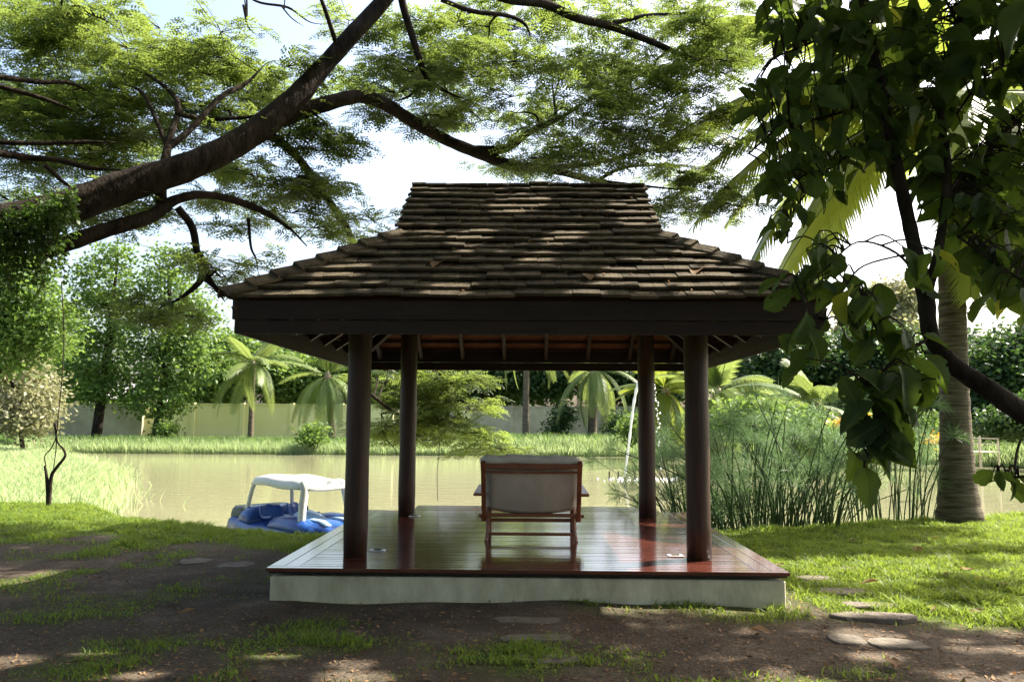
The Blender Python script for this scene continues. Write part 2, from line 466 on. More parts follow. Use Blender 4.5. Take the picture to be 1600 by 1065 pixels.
# roof geometry
E, ZE, B, ZB, RL, ZR = 2.60, 2.605, 1.363, 3.44, 1.39, 4.36
sheet = MB()
def pt(u, v, z): return (u, CY - v, z)
dz = .05; ES = 2.50; ZS = ZE + (E - ES) * (ZB - ZE) / (E - B)
for s in (1, -1):
    sheet.add([pt(-ES, s * ES, ZS - dz), pt(ES, s * ES, ZS - dz), pt(B, s * B, ZB - dz), pt(-B, s * B, ZB - dz)], [(0, 1, 2, 3)])
    sheet.add([pt(s * ES, -ES, ZS - dz), pt(s * ES, ES, ZS - dz), pt(s * B, B, ZB - dz), pt(s * B, -B, ZB - dz)], [(0, 1, 2, 3)])
    sheet.add([pt(-RL + .03, s * B, ZB - dz), pt(RL - .03, s * B, ZB - dz), pt(RL - .03, 0, ZR - dz), pt(-RL + .03, 0, ZR - dz)], [(0, 1, 2, 3)])
    sheet.add([pt(s * 1.2, -B, ZB - dz), pt(s * 1.2, B, ZB - dz), pt(s * 1.2, 0, ZR - dz)], [(0, 1, 2)])
roof = sheet.obj('roof', M['under'], pav)
def clip(poly, n, c):
    out = []
    for i in range(len(poly)):
        a, b2 = poly[i], poly[(i + 1) % len(poly)]
        da, db = np.dot(a, n) - c, np.dot(b2, n) - c
        if da <= 0: out.append(a)
        if da * db < 0: out.append(a + (b2 - a) * (da / (da - db)))
    return out
tile_cache = {}
TW = .245
def slope_tiles(axis_u, axis_d, o_top, z_top, o_bot, z_bot, hw_top, hw_bot, rows, single):
    """rows of flat tiles on one slope. axis_u runs along the eave, axis_d outward; offsets o from the roof centre; hw half widths"""
    au = np.array((*axis_u, 0.)); adn = np.array((*axis_d, 0.))
    S = math.hypot(o_bot - o_top, z_bot - z_top)
    dwn = adn * ((o_bot - o_top) / S) + np.array((0, 0, (z_bot - z_top) / S))
    nrm = np.cross(au, dwn); nrm = nrm if nrm[2] > 0 else -nrm
    org = np.array((0, CY, z_top)) + adn * o_top
    step = S / rows; L = step + .09
    stuff = MB()
    for r in range(rows):
        s1 = (r + 1) * step; s0 = s1 - L
        off = (r % 2) * TW / 2 + random.uniform(-.03, .03)
        hwm = hw_top + (hw_bot - hw_top) * s1 / S
        k0 = int(math.floor((-hwm - off) / TW)); k1 = int(math.ceil((hwm - off) / TW))
        wave = random.uniform(0, 6)
        for k in range(k0, k1):
            x0 = off + k * TW; g = .0015
            poly = [np.array(q) for q in ((x0 + g, s0), (x0 + TW - g, s0), (x0 + TW - g, s1), (x0 + g, s1))]
            full = True
            for sg in (-1, 1):
                kk = (hw_bot - hw_top) / S
                n2 = np.array((sg, -kk)); c2 = hw_top
                if any(np.dot(q, n2) > c2 + 1e-6 for q in poly): full = False
                poly = clip(poly, n2, c2)
                if len(poly) < 3: break
            if len(poly) < 3: continue
            A = abs(sum(poly[i][0] * poly[(i + 1) % len(poly)][1] - poly[(i + 1) % len(poly)][0] * poly[i][1] for i in range(len(poly)))) / 2
            if A < .004: continue
            jit = .008 * math.sin(k * .9 + wave) + random.uniform(-.004, .006)
            tl = random.uniform(-.008, .008); ds = random.uniform(-.008, .010)
            lift = lambda s, x: -.012 + (s - s0) / L * .058 + jit + tl * (x - x0) / TW
            cx = x0 + TW / 2
            if single:
                ctr = org + au * cx + dwn * s1
                Pp = [au * (q[0] - cx) + dwn * (q[1] - s1 + ds) + nrm * (-.012 + (q[1] - s0) / L * .058) for q in poly]
                key = (axis_d, rows, full, round(hw_top, 2)) if full else None
                if key and key in tile_cache: me = tile_cache[key]
                else:
                    me = MB().prism(Pp, nrm * .028).mesh('tile', M['tile'])
                    if key: tile_cache[key] = me
                ob = link('tile', me, roof, ctr + nrm * jit + dwn * (ds if full else 0))
                ob.rotation_euler = (random.uniform(-.02, .02), tl * 2, random.uniform(-.022, .022))
            else:
                Pp = [org + au * q[0] + dwn * (q[1] + ds) + nrm * lift(q[1], q[0]) for q in poly]
                stuff.prism(Pp, nrm * .028)
    return stuff
rest = MB()
slope_tiles((1, 0), (0, -1), B, ZB, E, ZE, B, E, 8, True)
slope_tiles((1, 0), (0, -1), 0, ZR, B, ZB, RL, RL, 8, True)
for ax, dn in (((1, 0), (0, 1)), ((0, 1), (1, 0)), ((0, 1), (-1, 0))):
    s_ = slope_tiles(ax, dn, B, ZB, E, ZE, B, E, 8, False); rest.add(s_.v, s_.f)
s_ = slope_tiles((1, 0), (0, 1), 0, ZR, B, ZB, RL, RL, 8, False); rest.add(s_.v, s_.f)
tag(rest.obj('tile_field', M['tile'], roof), kind='stuff')
# hip and ridge caps
for sx in (-1, 1):
    for sy in (-1, 1):
        a = np.array(pt(sx * (E + .03), sy * (E + .03), ZE + .055)); b2 = np.array(pt(sx * B * .97, sy * B * .97, ZB + .075))
        d = b2 - a; nn = 8
        for k in range(nn):
            p0 = a + d * (k / nn); p1 = a + d * ((k + 1.12) / nn)
            side = np.array((-sy * sx * 1.0, -1.0, 0)) if sx * sy > 0 else np.array((1.0, -1.0, 0))
            dd = d / np.linalg.norm(d); side = np.cross(dd, (0, 0, 1)); side /= np.linalg.norm(side); nr = np.cross(side, dd)
            w = .10; m_ = MB()
            Pp = []
            for p, lf in ((p0, .035), (p1, .0)):
                Pp.append([p + side * w - nr * .03 + nr * lf, p + nr * (.035 + lf), p - side * w - nr * .03 + nr * lf])
            lo = [[q - nr * .025 for q in row] for row in Pp]
            V = Pp[0] + Pp[1] + lo[0] + lo[1]
            m_.add(V, [(0, 1, 4, 3), (1, 2, 5, 4), (6, 9, 10, 7), (7, 10, 11, 8), (0, 6, 7, 1), (1, 7, 8, 2), (3, 4, 10, 9), (4, 5, 11, 10), (0, 3, 9, 6), (2, 8, 11, 5)])
            m_.obj('hip_cap', M['tile'], roof)
nn = 12
for k in range(nn):
    x0 = -RL + 2 * RL * k / nn; x1 = x0 + 2 * RL / nn + .03; m_ = MB(); w = .12
    V = []
    for x, lf in ((x0, .0), (x1, .02)):
        V += [(x, CY - w, ZR - .045 + lf), (x, CY, ZR + .035 + lf), (x, CY + w, ZR - .045 + lf)]
    for x, lf in ((x0, .0), (x1, .02)):
        V += [(x, CY - w, ZR - .07 + lf), (x, CY, ZR + .008 + lf), (x, CY + w, ZR - .07 + lf)]
    m_.add(V, [(0, 1, 4, 3), (1, 2, 5, 4), (6, 9, 10, 7), (7, 10, 11, 8), (0, 6, 7, 1), (1, 7, 8, 2), (3, 4, 10, 9), (4, 5, 11, 10), (0, 3, 9, 6), (2, 8, 11, 5)])
    m_.obj('ridge_cap', M['tile'], roof)
# barge boards on the gable edges
for sx in (-1, 1):
    for sy in (-1, 1):
        MB().bar(pt(sx * (RL - .02), sy * B, ZB - .075), pt(sx * (RL - .02), 0, ZR - .075), .03, .10).obj('barge_board', M['fascia'], roof)
# fascia: two boards a side
for (h0, h1, hf) in ((2.335, 2.452, 2.545), (2.456, 2.622, 2.562)):
    for s in (-1, 1):
        MB().box((0, CY + s * (hf - .0125), (h0 + h1) / 2), (2 * hf, .025, h1 - h0)).obj('fascia', M['fascia'], roof, bevel=.003)
        MB().box((s * (hf - .0125), CY, (h0 + h1) / 2), (.025, 2 * hf - .056, h1 - h0)).obj('fascia', M['fascia'], roof, bevel=.003)
# rafters and battens
sl = (ZB - ZE) / (E - B)
for s in (-1, 1):
    for u in np.arange(-2.2, 2.21, .62):
        o1 = max(B, abs(u) + .04); z1 = ZE + (E - o1) * sl
        for ax in (0, 1):
            pa = (u, s * (E - .08), ZE - .05 - .07 + .08 * sl); pb = (u, s * o1, z1 - .12)
            if ax: pa = (pa[1], pa[0], pa[2]); pb = (pb[1], pb[0], pb[2])
            MB().bar(pt(*pa), pt(*pb), .05, .11).obj('rafter', M['dark_wood'], roof)
    for k in range(1, 8):
        o1 = B + (E - B) * k / 8; z1 = ZE + (E - o1) * sl
        MB().bar(pt(-o1, s * o1, z1 - .075), pt(o1, s * o1, z1 - .075), .035, .04).obj('batten', M['dark_wood'], roof)
        MB().bar(pt(s * o1, -o1, z1 - .077), pt(s * o1, o1, z1 - .077), .035, .04).obj('batten', M['dark_wood'], roof)
    for s2 in (-1, 1):
        MB().bar(pt(s * (E - .06), s2 * (E - .06), ZE - .10), pt(s * B, s2 * B, ZB - .14), .06, .14).obj('hip_rafter', M['dark_wood'], roof)
for s in (-1, 1):
    MB().box((0, CY + s * 1.63, 2.98), (3.5, .09, .16)).obj('tie_beam', M['dark_wood'], roof)
    MB().box((s * 1.635, CY, 3.0), (.09, 3.17, .16)).obj('tie_beam', M['dark_wood'], roof)

# ------------------------------------------------------------------ lounge chair (seen from behind)
DT = DK + .028
CXc, CYc = .05, 8.78
ch = empty('lounge_chair', (CXc, CYc, DT), 'wide teak lounge chair with pale cushion, seen from behind on the deck', 'chair')
def C(x, y, z): return (CXc + x, CYc + y, DT + z)
W = .515
for s in (-1, 1):
    MB().bar(C(s * W, -.20, .86), C(s * W, .13, .20), .045, .05, (1, 0, 0)).obj('back_post', M['chair_wood'], ch, bevel=.006)
    MB().bar(C(s * (W - .045), .34, .0), C(s * (W - .045), -.0, .36), .04, .05, (1, 0, 0))
    MB().tube(crom([C(s * (W - .03), .0, .0), C(s * (W - .045), .03, .10), C(s * (W - .05), .12, .25), C(s * (W - .05), .30, .47)], 4), [.021] * 5 + [.026] * 8, 6).obj('leg', M['chair_wood'], ch)
    MB().bar(C(s * (W - .03), .78, .0), C(s * (W - .03), .74, .50), .045, .05, (1, 0, 0)).obj('leg', M['chair_wood'], ch, bevel=.005)
    MB().bar(C(s * (W + .005), .12, .22), C(s * (W + .005), .78, .33), .03, .06, (1, 0, 0)).obj('side_rail', M['chair_wood'], ch, bevel=.005)
    MB().bar(C(s * (W + .055), -.08, .50), C(s * (W + .055), .85, .52), .105, .032).obj('armrest', M['chair_wood'], ch, bevel=.008)
    MB().tube([C(s * (W + .02), .12, .255), C(s * (W + .06), .12, .255)], .018, 10).obj('rod_end', M['chair_wood'], ch)
def rail(y, z, h, t_=.03, w=W - .02): MB().box(C(0, y, z), (2 * w, t_, h)).obj('rail', M['chair_wood'], ch, bevel=.004)
rail(-.185, .81, .055); rail(-.150, .745, .024); rail(.10, .265, .038); rail(.16, .205, .036, w=W - .07); rail(.02, .075, .032, w=W - .05)
rail(.76, .33, .06)
# canvas sling behind the cushion
sv, nu, nvv = [], 18, 10
for j in range(nvv + 1):
    tj = j / nvv
    for i in range(nu + 1):
        x = -1 + 2 * i / nu
        zb = .275 + .055 * x * x
        z = .765 + (zb - .765) * tj
        yy = -.135 + (.80 - z) * .5 - .015 * math.sin(math.pi * tj) * (1 - x * x) * 2 + .004 * math.sin(x * 17 + tj)
        sv.append(C(x * (W - .06), yy, z))
sf = [(j * (nu + 1) + i, j * (nu + 1) + i + 1, (j + 1) * (nu + 1) + i + 1, (j + 1) * (nu + 1) + i) for j in range(nvv) for i in range(nu)]
so = MB().add(sv, sf).obj('canvas_sling', M['canvas'], ch, True)
md = so.modifiers.new('thick', 'SOLIDIFY'); md.thickness = .006
# cushion: back part drapes over the top rail, seat part runs to the front
prof = [(-.165, .835), (-.175, .88), (-.15, .915), (-.09, .925), (-.03, .88), (.06, .72), (.17, .50), (.24, .40), (.40, .385), (.60, .41), (.80, .435), (.86, .41), (.80, .36), (.60, .335), (.40, .31), (.22, .31), (.12, .38), (.02, .60), (-.075, .80)]
pf = crom(prof + [prof[0]], 3)[:-1]
nseg = 26; cv = []
for i in range(nseg + 1):
    x = -1 + 2 * i / nseg; x = math.copysign(abs(x) ** .8, x)
    cen = pf.mean(0)
    for j, q in enumerate(pf):
        wob = .010 * math.sin(x * 7 + q[1] * 4) + .008 * math.sin(x * 15 + 1.3)
        base = np.array((q[0], q[1]))
        if abs(x) > .93: base = base + (np.array((q[0] + .0, q[1] - .0)) * 0)
        kx = smooth01((abs(x) - .88) / .12) * .45; cc_ = np.array((-.1, .85)) if q[1] > .7 else cen; base = base + (cc_ - base) * kx * (1 if q[1] > .7 else .4)
        cv.append(C(x * (W + .035 * smooth01((q[1] - .45) / .3)), base[0], base[1] + wob * .7 * smooth01((q[1] - .7) / .15) - .02 * (x > 0) * x * (q[1] > .8)))
n_ = len(pf)
cf = [(i * n_ + j, i * n_ + (j + 1) % n_, (i + 1) * n_ + (j + 1) % n_, (i + 1) * n_ + j) for i in range(nseg) for j in range(n_)]
cf += [tuple(range(n_)), tuple(nseg * n_ + j for j in reversed(range(n_)))]
MB().add(cv, cf).obj('cushion', M['cushion'], ch, True, 0)

# ------------------------------------------------------------------ pedal boat
P1 = np.array((-4.9, 14.1)); P2 = np.array((-3.52, 12.65)); ax = (P2 - P1) / np.linalg.norm(P2 - P1); ay = np.array((-ax[1], ax[0]))
bo = P1
boat = empty('pedal_boat', (-3.9, 13.9, WATER), 'blue pedal boat with white canopy moored against the bank', 'boat')
LB = float(np.linalg.norm(P2 - P1)); WB = .86
def Bp(u, v, z):
    p = bo + ax * u + ay * v; return (p[0], p[1], z)
def loft(name, sections, mat_, n=None):
    """closed cross sections (equal point counts) joined along the boat"""
    m_ = MB(); n = len(sections[0]); V = [q for s in sections for q in s]
    F = [(i * n + j, i * n + (j + 1) % n, (i + 1) * n + (j + 1) % n, (i + 1) * n + j) for i in range(len(sections) - 1) for j in range(n)]
    F += [tuple(range(n)), tuple((len(sections) - 1) * n + j for j in reversed(range(n)))]
    return m_.add(V, F).obj(name, mat_, boat, True)
vc = WB / 2
def hull_sec(u, hw, zt, zb=-.62, c=vc):
    pts = []
    for tt in np.linspace(0, math.pi, 9): pts.append((c - hw * math.copysign(abs(math.cos(tt)) ** .5, math.cos(tt)), zt - .16 + .16 * math.sin(tt) ** .6))
    pts = [Bp(u, v, z) for v, z in pts] + [Bp(u, c + hw * .85, zb), Bp(u, c - hw * .85, zb)]
    return pts
us = [-.46, -.38, -.1, .3, .7]
loft('hull', [hull_sec(u, w, z) for u, w, z in ((-.46, .52, -.16), (-.42, .58, -.10), (0, .61, -.10), (.5, .62, -.14), (1.0, .62, -.14), (1.5, .61, -.08), (1.9, .58, .0), (2.25, .50, .0), (2.5, .38, -.06), (2.66, .20, -.16))], M['boat_blue'])
# stern block with a step
loft('stern_block', [[Bp(u, vc + v, z) for v, z in ((-.47, -.2), (-.47, zt - .06), (-.41, zt), (.41, zt), (.47, zt - .06), (.47, -.2))] for u, zt in ((-.52, -.02), (-.46, .06), (-.10, .08), (.0, .02))], M['boat_grey'])
# fenders over the paddle wells
for c in (.05, WB - .05):
    loft('fender', [[Bp(u, c + w * math.cos(a_), -.15 + h * max(0, math.sin(a_))) for a_ in np.linspace(math.pi, 0, 9)] for u, w, h in ((1.05, .16, .05), (1.15, .20, .15), (1.5, .22, .20), (1.85, .22, .21), (2.15, .19, .16), (2.4, .10, .06))], M['boat_blue'])
# pale stripes on the bow
for c in (.22, .64):
    loft('bow_stripe', [[Bp(u, c - .06, z), Bp(u, c - .06, z + .025), Bp(u, c + .06, z + .025), Bp(u, c + .06, z)] for u, z in ((1.35, -.09), (1.6, -.06), (1.9, .0), (2.25, .0), (2.45, -.05))], M['boat_pale'])
# seats: rounded bucket shells
for c in (.19, .67):
    V = []; nu_, nv_ = 14, 12
    for j in range(nv_ + 1):
        for i in range(nu_ + 1):
            x = -1 + 2 * i / nu_; tj = j / nv_
            if tj < .5: u = 1.0 - tj * .8; z = -.09 - .04 * math.sin(math.pi * tj)
            else: a_ = (tj - .5) / .5; u = .60 - .20 * a_; z = -.11 + .22 * math.sin(a_ * math.pi / 2)
            back = max(0, (tj - .5) / .5)
            hwd = .215 * math.sqrt(max(.02, 1 - back ** 3 * .92))
            V.append(Bp(u + .06 * x * x * (.3 + back * .7), c + x * hwd, z + .07 * x * x * (1 - back)))
    F = [(j * (nu_ + 1) + i, j * (nu_ + 1) + i + 1, (j + 1) * (nu_ + 1) + i + 1, (j + 1) * (nu_ + 1) + i) for j in range(nv_) for i in range(nu_)]
    so = MB().add(V, F).obj('seat', M['boat_blue'], boat, True); so.modifiers.new('t', 'SOLIDIFY').thickness = .04
loft('backrest_fairing', [[Bp(u, vc + v, z) for v, z in ((-.57, -.2), (-.55, zt - .08), (-.44, zt), (-.22, zt + .03), (0, zt - .05), (.22, zt + .03), (.44, zt), (.55, zt - .08), (.57, -.2))] for u, zt in ((-.02, -.02), (.08, .07), (.30, .08), (.42, -.04))], M['boat_blue'])
loft('console', [[Bp(u, vc + v, z) for v, z in ((-.15, -.2), (-.13, zt - .04), (-.07, zt), (.07, zt), (.13, zt - .04), (.15, -.2))] for u, zt in ((1.0, -.06), (1.15, .05), (1.4, .10), (1.7, .06), (1.9, -.0))], M['boat_pale'])
MB().tube(crom([Bp(1.35, vc, -.1), Bp(1.22, vc, .06), Bp(1.1, vc, .14)], 4), .02, 8).obj('tiller', M['metal'], boat)
# canopy: rounded shell and four posts
ZC = .60
V = []; nu_, nv_ = 16, 12
for j in range(nv_ + 1):
    for i in range(nu_ + 1):
        x = -1 + 2 * i / nu_; yv = -1 + 2 * j / nv_
        z = ZC + .075 * (1 - abs(x) ** 4) * (1 - abs(yv) ** 4) - .03 + .012 * math.sin(x * 5 + yv * 3)
        edge = max(abs(x), abs(yv))
        z -= .085 * smooth01((edge - .88) / .12)
        k = 1 - .06 * (abs(x * yv)) ** 4
        V.append(Bp(LB / 2 + .05 + x * (LB / 2 - .02) * k, vc + yv * (vc + .02) * k, z))
F = [(j * (nu_ + 1) + i, j * (nu_ + 1) + i + 1, (j + 1) * (nu_ + 1) + i + 1, (j + 1) * (nu_ + 1) + i) for j in range(nv_) for i in range(nu_)]
so = MB().add(V, F).obj('canopy', M['boat_white'], boat, True); so.modifiers.new('t', 'SOLIDIFY').thickness = .03
for (u, v, r0, du) in ((.02, 0, .036, .10), (.02, WB, .036, .10), (LB, 0, .062, -.05), (LB, WB, .056, -.05)):
    sg = 1 if du > 0 else -1; vs_ = .07 if v == 0 else -.07
    P = crom([Bp(u, v, -.12), Bp(u + du * .5, v + vs_ * .4, .20), Bp(u + du, v + vs_, .44), Bp(u + du + sg * .05, v + vs_ * 1.4, .53), Bp(u + du + sg * .16, v + vs_ * 2.2, .585)], 5)
    MB().tube(P, np.interp(np.arange(len(P)), [0, len(P) * .5, len(P) * .8, len(P) - 1], [r0, r0 * 1.05, r0 * 1.5, r0 * .8]), 12).obj('post', M['boat_white'], boat, True)

# ------------------------------------------------------------------ stepping stones
def stone(px, py, w, d, label, rz=0, z=.008):
    D = FPX * 1.6 / (py - 656); p = at(px, py, D)
    n = 11; poly = []
    for k in range(n):
        a_ = 2 * math.pi * k / n; c, s = math.cos(a_), math.sin(a_)
        rr = (abs(c) ** 5 + abs(s) ** 5) ** (-.2) * random.uniform(.82, 1.08)
        x, y_ = rr * c * w * .45, rr * s * d * .38
        poly.append((p[0] + x * math.cos(rz) - y_ * math.sin(rz), p[1] + x * math.sin(rz) + y_ * math.cos(rz), -.05))
    tag(MB().prism(poly, (0, 0, z + .05)).obj('stepping_stone', M['stone'], None, bevel=.008), label, 'stone', 'stepping stones around the pavilion')
stone(304, 875, .40, .50, 'flat stepping stone in the left grass, farther from the deck of two')
stone(368, 880, .42, .48, 'flat stepping stone in the left grass, nearer to the deck of two', .1)
stone(826, 958, .66, .30, 'slab stepping stone just in front of the cream plinth')
stone(838, 984, .64, .26, 'middle slab stepping stone in front of the plinth, grass along its edge', .03)
stone(852, 1014, .52, .28, 'slab stepping stone sunk in the grass tuft nearest the viewer', -.03)
stone(1272, 891, .42, .34, 'small grey stepping stone beside the right corner of the deck')
stone(1322, 911, .62, .38, 'pale stepping stone overgrown by sunlit lawn right of the deck')
stone(1352, 930, .66, .30, 'stepping stone with sunlit edge, third from the deck on the right', -.05)
stone(1366, 948, .78, .32, 'long stepping stone in the lawn, largest of the right row', -.04, .02)
stone(1322, 981, .29, .38, 'short sunlit stepping stone at the near end of the right row')
stone(1402, 987, .46, .38, 'shaded stepping stone at the near end of the right row', -.1)

# ------------------------------------------------------------------ rain tree over everything
rain = empty('rain_tree', (-8.6, 8.2, 0), 'huge spreading rain tree whose dark limb enters from the left over the pavilion', 'tree')
nodes_net = []   # (point, radius)
def limb(name, pts, sub=7, n=14, knob=.0, pr=None):
    """pts: (px, py, depth, diameter in photo pixels)"""
    Q = np.array([[*at(p[0], p[1], p[2]), p[3] / FPX * p[2] / 2] for p in pts])
    Q = crom(Q, sub)
    r = np.maximum(Q[:, 3], .004) * np.interp(np.linspace(0, 1, len(Q)), [0, .7, 1], [1, 1, .3 if pts[-1][3] < 8 else 1])
    if knob: r = r * (1 + knob * np.sin(np.arange(len(r)) * 1.7) * rng.uniform(.3, 1, len(r)))
    o_ = MB().tube(Q[:, :3], r, n).obj(name, M['bark'], rain, True)
    for q, rr in zip(Q, r): nodes_net.append((q[:3], rr))
    return o_
tr = [(-8.9, 7.9, -.3, .85), (-8.7, 8.0, .6, .72), (-8.5, 8.2, 1.6, .62), (-7.9, 8.6, 2.7, .5)]
p0 = at(-60, 372, 9.0); Q = crom(np.array(tr + [(*p0, .24)]), 6)
MB().tube(Q[:, :3], Q[:, 3], 20).obj('trunk', M['bark'], rain, True)
limb('limb', [(-60, 368, 9.0, 66), (0, 350, 9.2, 60), (100, 325, 9.6, 56), (200, 290, 10, 52), (300, 258, 10.4, 45), (380, 218, 10.8, 42), (450, 165, 11.1, 40), (500, 110, 11.3, 30), (550, 55, 11.4, 28), (600, 0, 11.4, 26), (640, -60, 11.2, 24), (700, -180, 10.5, 24)], knob=.04)
limb('limb', [(440, 185, 11.1, 30), (500, 165, 11.3, 25), (560, 151, 11.6, 22), (600, 162, 11.9, 21), (645, 190, 12.3, 20), (700, 220, 12.7, 18), (750, 240, 13, 19), (800, 258, 13.3, 17), (860, 265, 13.6, 14), (930, 282, 14, 12), (1000, 290, 14.3, 9), (1080, 298, 14.6, 6)], knob=.05)
limb('limb', [(60, 392, 9.4, 30), (110, 378, 9.6, 27), (170, 358, 9.9, 24), (235, 338, 10.2, 22), (275, 312, 10.4, 16), (330, 305, 10.7, 12), (400, 325, 11.2, 13), (450, 355, 11.6, 9), (480, 385, 11.9, 6)], knob=.05)
limb('limb', [(252, 282, 10.2, 18), (252, 310, 10.3, 18), (262, 330, 10.4, 18)])
limb('limb', [(400, 212, 11.0, 16), (430, 216, 11.4, 15), (470, 252, 12.2, 13), (510, 308, 13.0, 12), (540, 352, 13.6, 11), (552, 378, 14, 11), (600, 450, 14.8, 9), (650, 540, 15.4, 8), (700, 620, 15.9, 7), (740, 680, 16.2, 4)], knob=.04)
limb('limb', [(278, 325, 10.4, 12), (300, 355, 10.6, 12), (308, 395, 10.7, 11), (316, 430, 10.8, 11), (300, 452, 10.9, 8), (270, 472, 11, 5), (235, 485, 11.1, 3)])
limb('limb', [(308, 390, 10.7, 8), (322, 412, 10.7, 7), (330, 440, 10.7, 7), (355, 462, 10.7, 4)])
limb('limb', [(316, 432, 10.8, 9), (335, 448, 10.8, 7), (352, 472, 10.9, 4)])
limb('limb', [(255, 272, 10.2, 18), (262, 230, 10.4, 13), (270, 200, 10.6, 11), (278, 175, 10.8, 10), (272, 150, 11, 8), (235, 120, 11.3, 6), (180, 95, 11.6, 4)])
limb('limb', [(262, 232, 10.4, 11), (300, 200, 10.7, 10), (345, 152, 11, 9), (385, 130, 11.3, 7), (415, 100, 11.5, 4)])
limb('limb', [(262, 232, 10.4, 8), (245, 190, 10.6, 7), (222, 145, 10.8, 6), (190, 130, 11, 3)])
limb('limb', [(275, 178, 10.7, 8), (330, 186, 11.2, 7), (400, 182, 11.6, 5), (440, 176, 11.8, 3)])
limb('limb', [(-20, 236, 9.8, 13), (40, 246, 10.2, 11), (90, 250, 10.4, 9), (140, 262, 10.6, 9), (205, 267, 10.8, 5)])
limb('limb', [(-20, 222, 9.6, 9), (60, 224, 9.9, 7), (130, 222, 10.2, 7), (180, 222, 10.4, 4)])
limb('limb', [(70, 258, 10.2, 8), (100, 285, 10.3, 6), (130, 304, 10.4, 4)])
limb('limb', [(-20, 118, 10, 9), (60, 128, 10.5, 8), (110, 130, 10.8, 6), (150, 150, 11, 3)])
limb('limb', [(-20, 130, 10, 9), (70, 155, 10.4, 7), (130, 180, 10.8, 4)])
limb('limb', [(622, -60, 11.3, 14), (628, 0, 11.6, 13), (642, 50, 11.8, 12), (655, 90, 12, 11), (668, 122, 12.2, 9), (700, 145, 12.5, 6), (740, 160, 12.8, 4)])
limb('limb', [(668, 122, 12.2, 6), (640, 150, 12.3, 4), (610, 160, 12.4, 2)])
limb('limb', [(700, -60, 11, 18), (780, -6, 11.3, 16), (850, 6, 11.6, 15), (900, 28, 11.8, 14), (950, 40, 12, 13), (1010, 62, 12.3, 11), (1060, 84, 12.6, 9), (1120, 110, 13, 6), (1180, 140, 13.3, 4)])
limb('limb', [(690, 0, 11.4, 8), (740, 18, 11.7, 8), (790, 24, 11.9, 7), (820, 38, 12.1, 6), (832, 66, 12.2, 4)])
limb('limb', [(950, 38, 12, 8), (1010, 25, 12.2, 7), (1060, 22, 12.3, 5), (1130, 15, 12.5, 3)])
limb('limb', [(745, 236, 13, 18), (790, 232, 13.2, 14), (830, 205, 13.5, 11), (880, 182, 13.8, 8), (920, 155, 14, 5)])
limb('limb', [(870, 188, 13.7, 5), (865, 150, 13.7, 4), (862, 125, 13.7, 3)])
limb('limb', [(672, 205, 12.4, 7), (700, 175, 12.6, 7), (730, 172, 12.8, 6), (755, 190, 13, 4)])
limb('limb', [(860, 262, 13.6, 8), (930, 255, 13.9, 6), (990, 240, 14.1, 4), (1040, 232, 14.3, 3)])
limb('limb', [(930, 284, 14, 7), (975, 262, 14.2, 5), (1040, 258, 14.5, 4), (1110, 262, 14.8, 3)])
limb('limb', [(88, -30, 11, 6), (120, 8, 11.2, 6), (160, 30, 11.4, 4), (190, 48, 11.5, 2)])
limb('bare_branch', [(360, -30, 11.3, 5), (400, 2, 11.4, 4), (450, 12, 11.5, 4), (485, 35, 11.6, 2), (520, 38, 11.6, 1.4)], n=6)
limb('bare_branch', [(380, 8, 11.4, 4), (387, 40, 11.4, 3), (400, 55, 11.5, 1.5)], n=6)
limb('bare_branch', [(385, -20, 11.4, 3), (386, 25, 11.4, 3), (384, 35, 11.4, 1.5)], n=6)
limb('bare_branch', [(440, 10, 11.4, 3), (455, 28, 11.5, 2), (475, 42, 11.6, 1.2)], n=6)
limb('limb', [(388, 340, 11.1, 6), (392, 385, 11.2, 4), (400, 405, 11.3, 3), (405, 435, 11.3, 1.5)], n=6)
limb('limb', [(560, 600, 14.5, 5), (610, 640, 14.8, 5), (630, 650, 15, 4)])
limb('limb', [(640, 520, 15.3, 10), (690, 590, 15.8, 9), (700, 640, 15.9, 7), (690, 665, 16, 4)])

# bipinnate spray: leaflets on paired side stalks
def spray_template(pairs=4, leaf=6, L=1.0, lw=.085, ll=.15):
    V, F = [], []
    for k in range(pairs + 1):
        t_ = .25 + .75 * k / pairs
        for sg in ((-1, 1) if k < pairs else (0,)):
            ang = sg * R(58) if sg else 0
            d = np.array((math.sin(ang), math.cos(ang), 0)); base = np.array((0, t_ * .72 * L, -.05 * t_ * t_))
            pl_ = (.52 - .10 * abs(t_ - .6)) * L
            for j in range(leaf):
                q = base + d * pl_ * (j + 1) / leaf + np.array((0, 0, -.10 * ((j + 1) / leaf) ** 2))
                for s2 in (-1, 1):
                    a2 = s2 * R(62); c, s = math.cos(a2), math.sin(a2)
                    e = np.array((d[0] * c + d[1] * s, -d[0] * s + d[1] * c, random.uniform(-.3, .15))); e /= np.linalg.norm(e)
                    w = np.cross(e, (0, 0, 1)); w = w / np.linalg.norm(w) * lw / 2; l_ = ll * random.uniform(.8, 1.1)
                    i = len(V)
                    V += [q, q + e * l_ * .55 + w, q + e * l_, q + e * l_ * .55 - w]
                    F.append((i, i + 1, i + 2, i + 3))
    return np.array(V), np.array(F)
SPR = [spray_template(3, 3, lw=.115, ll=.22), spray_template(2, 4, lw=.11, ll=.21), spray_template(3, 3, lw=.10, ll=.24)]
twV, twF = [], []; tw_n = 0
pads_pos, pads_dir, pads_sc = [], [], []
def add_tw(V, F):
    global tw_n
    twV.append(V); twF.append(F + tw_n); tw_n += len(V)
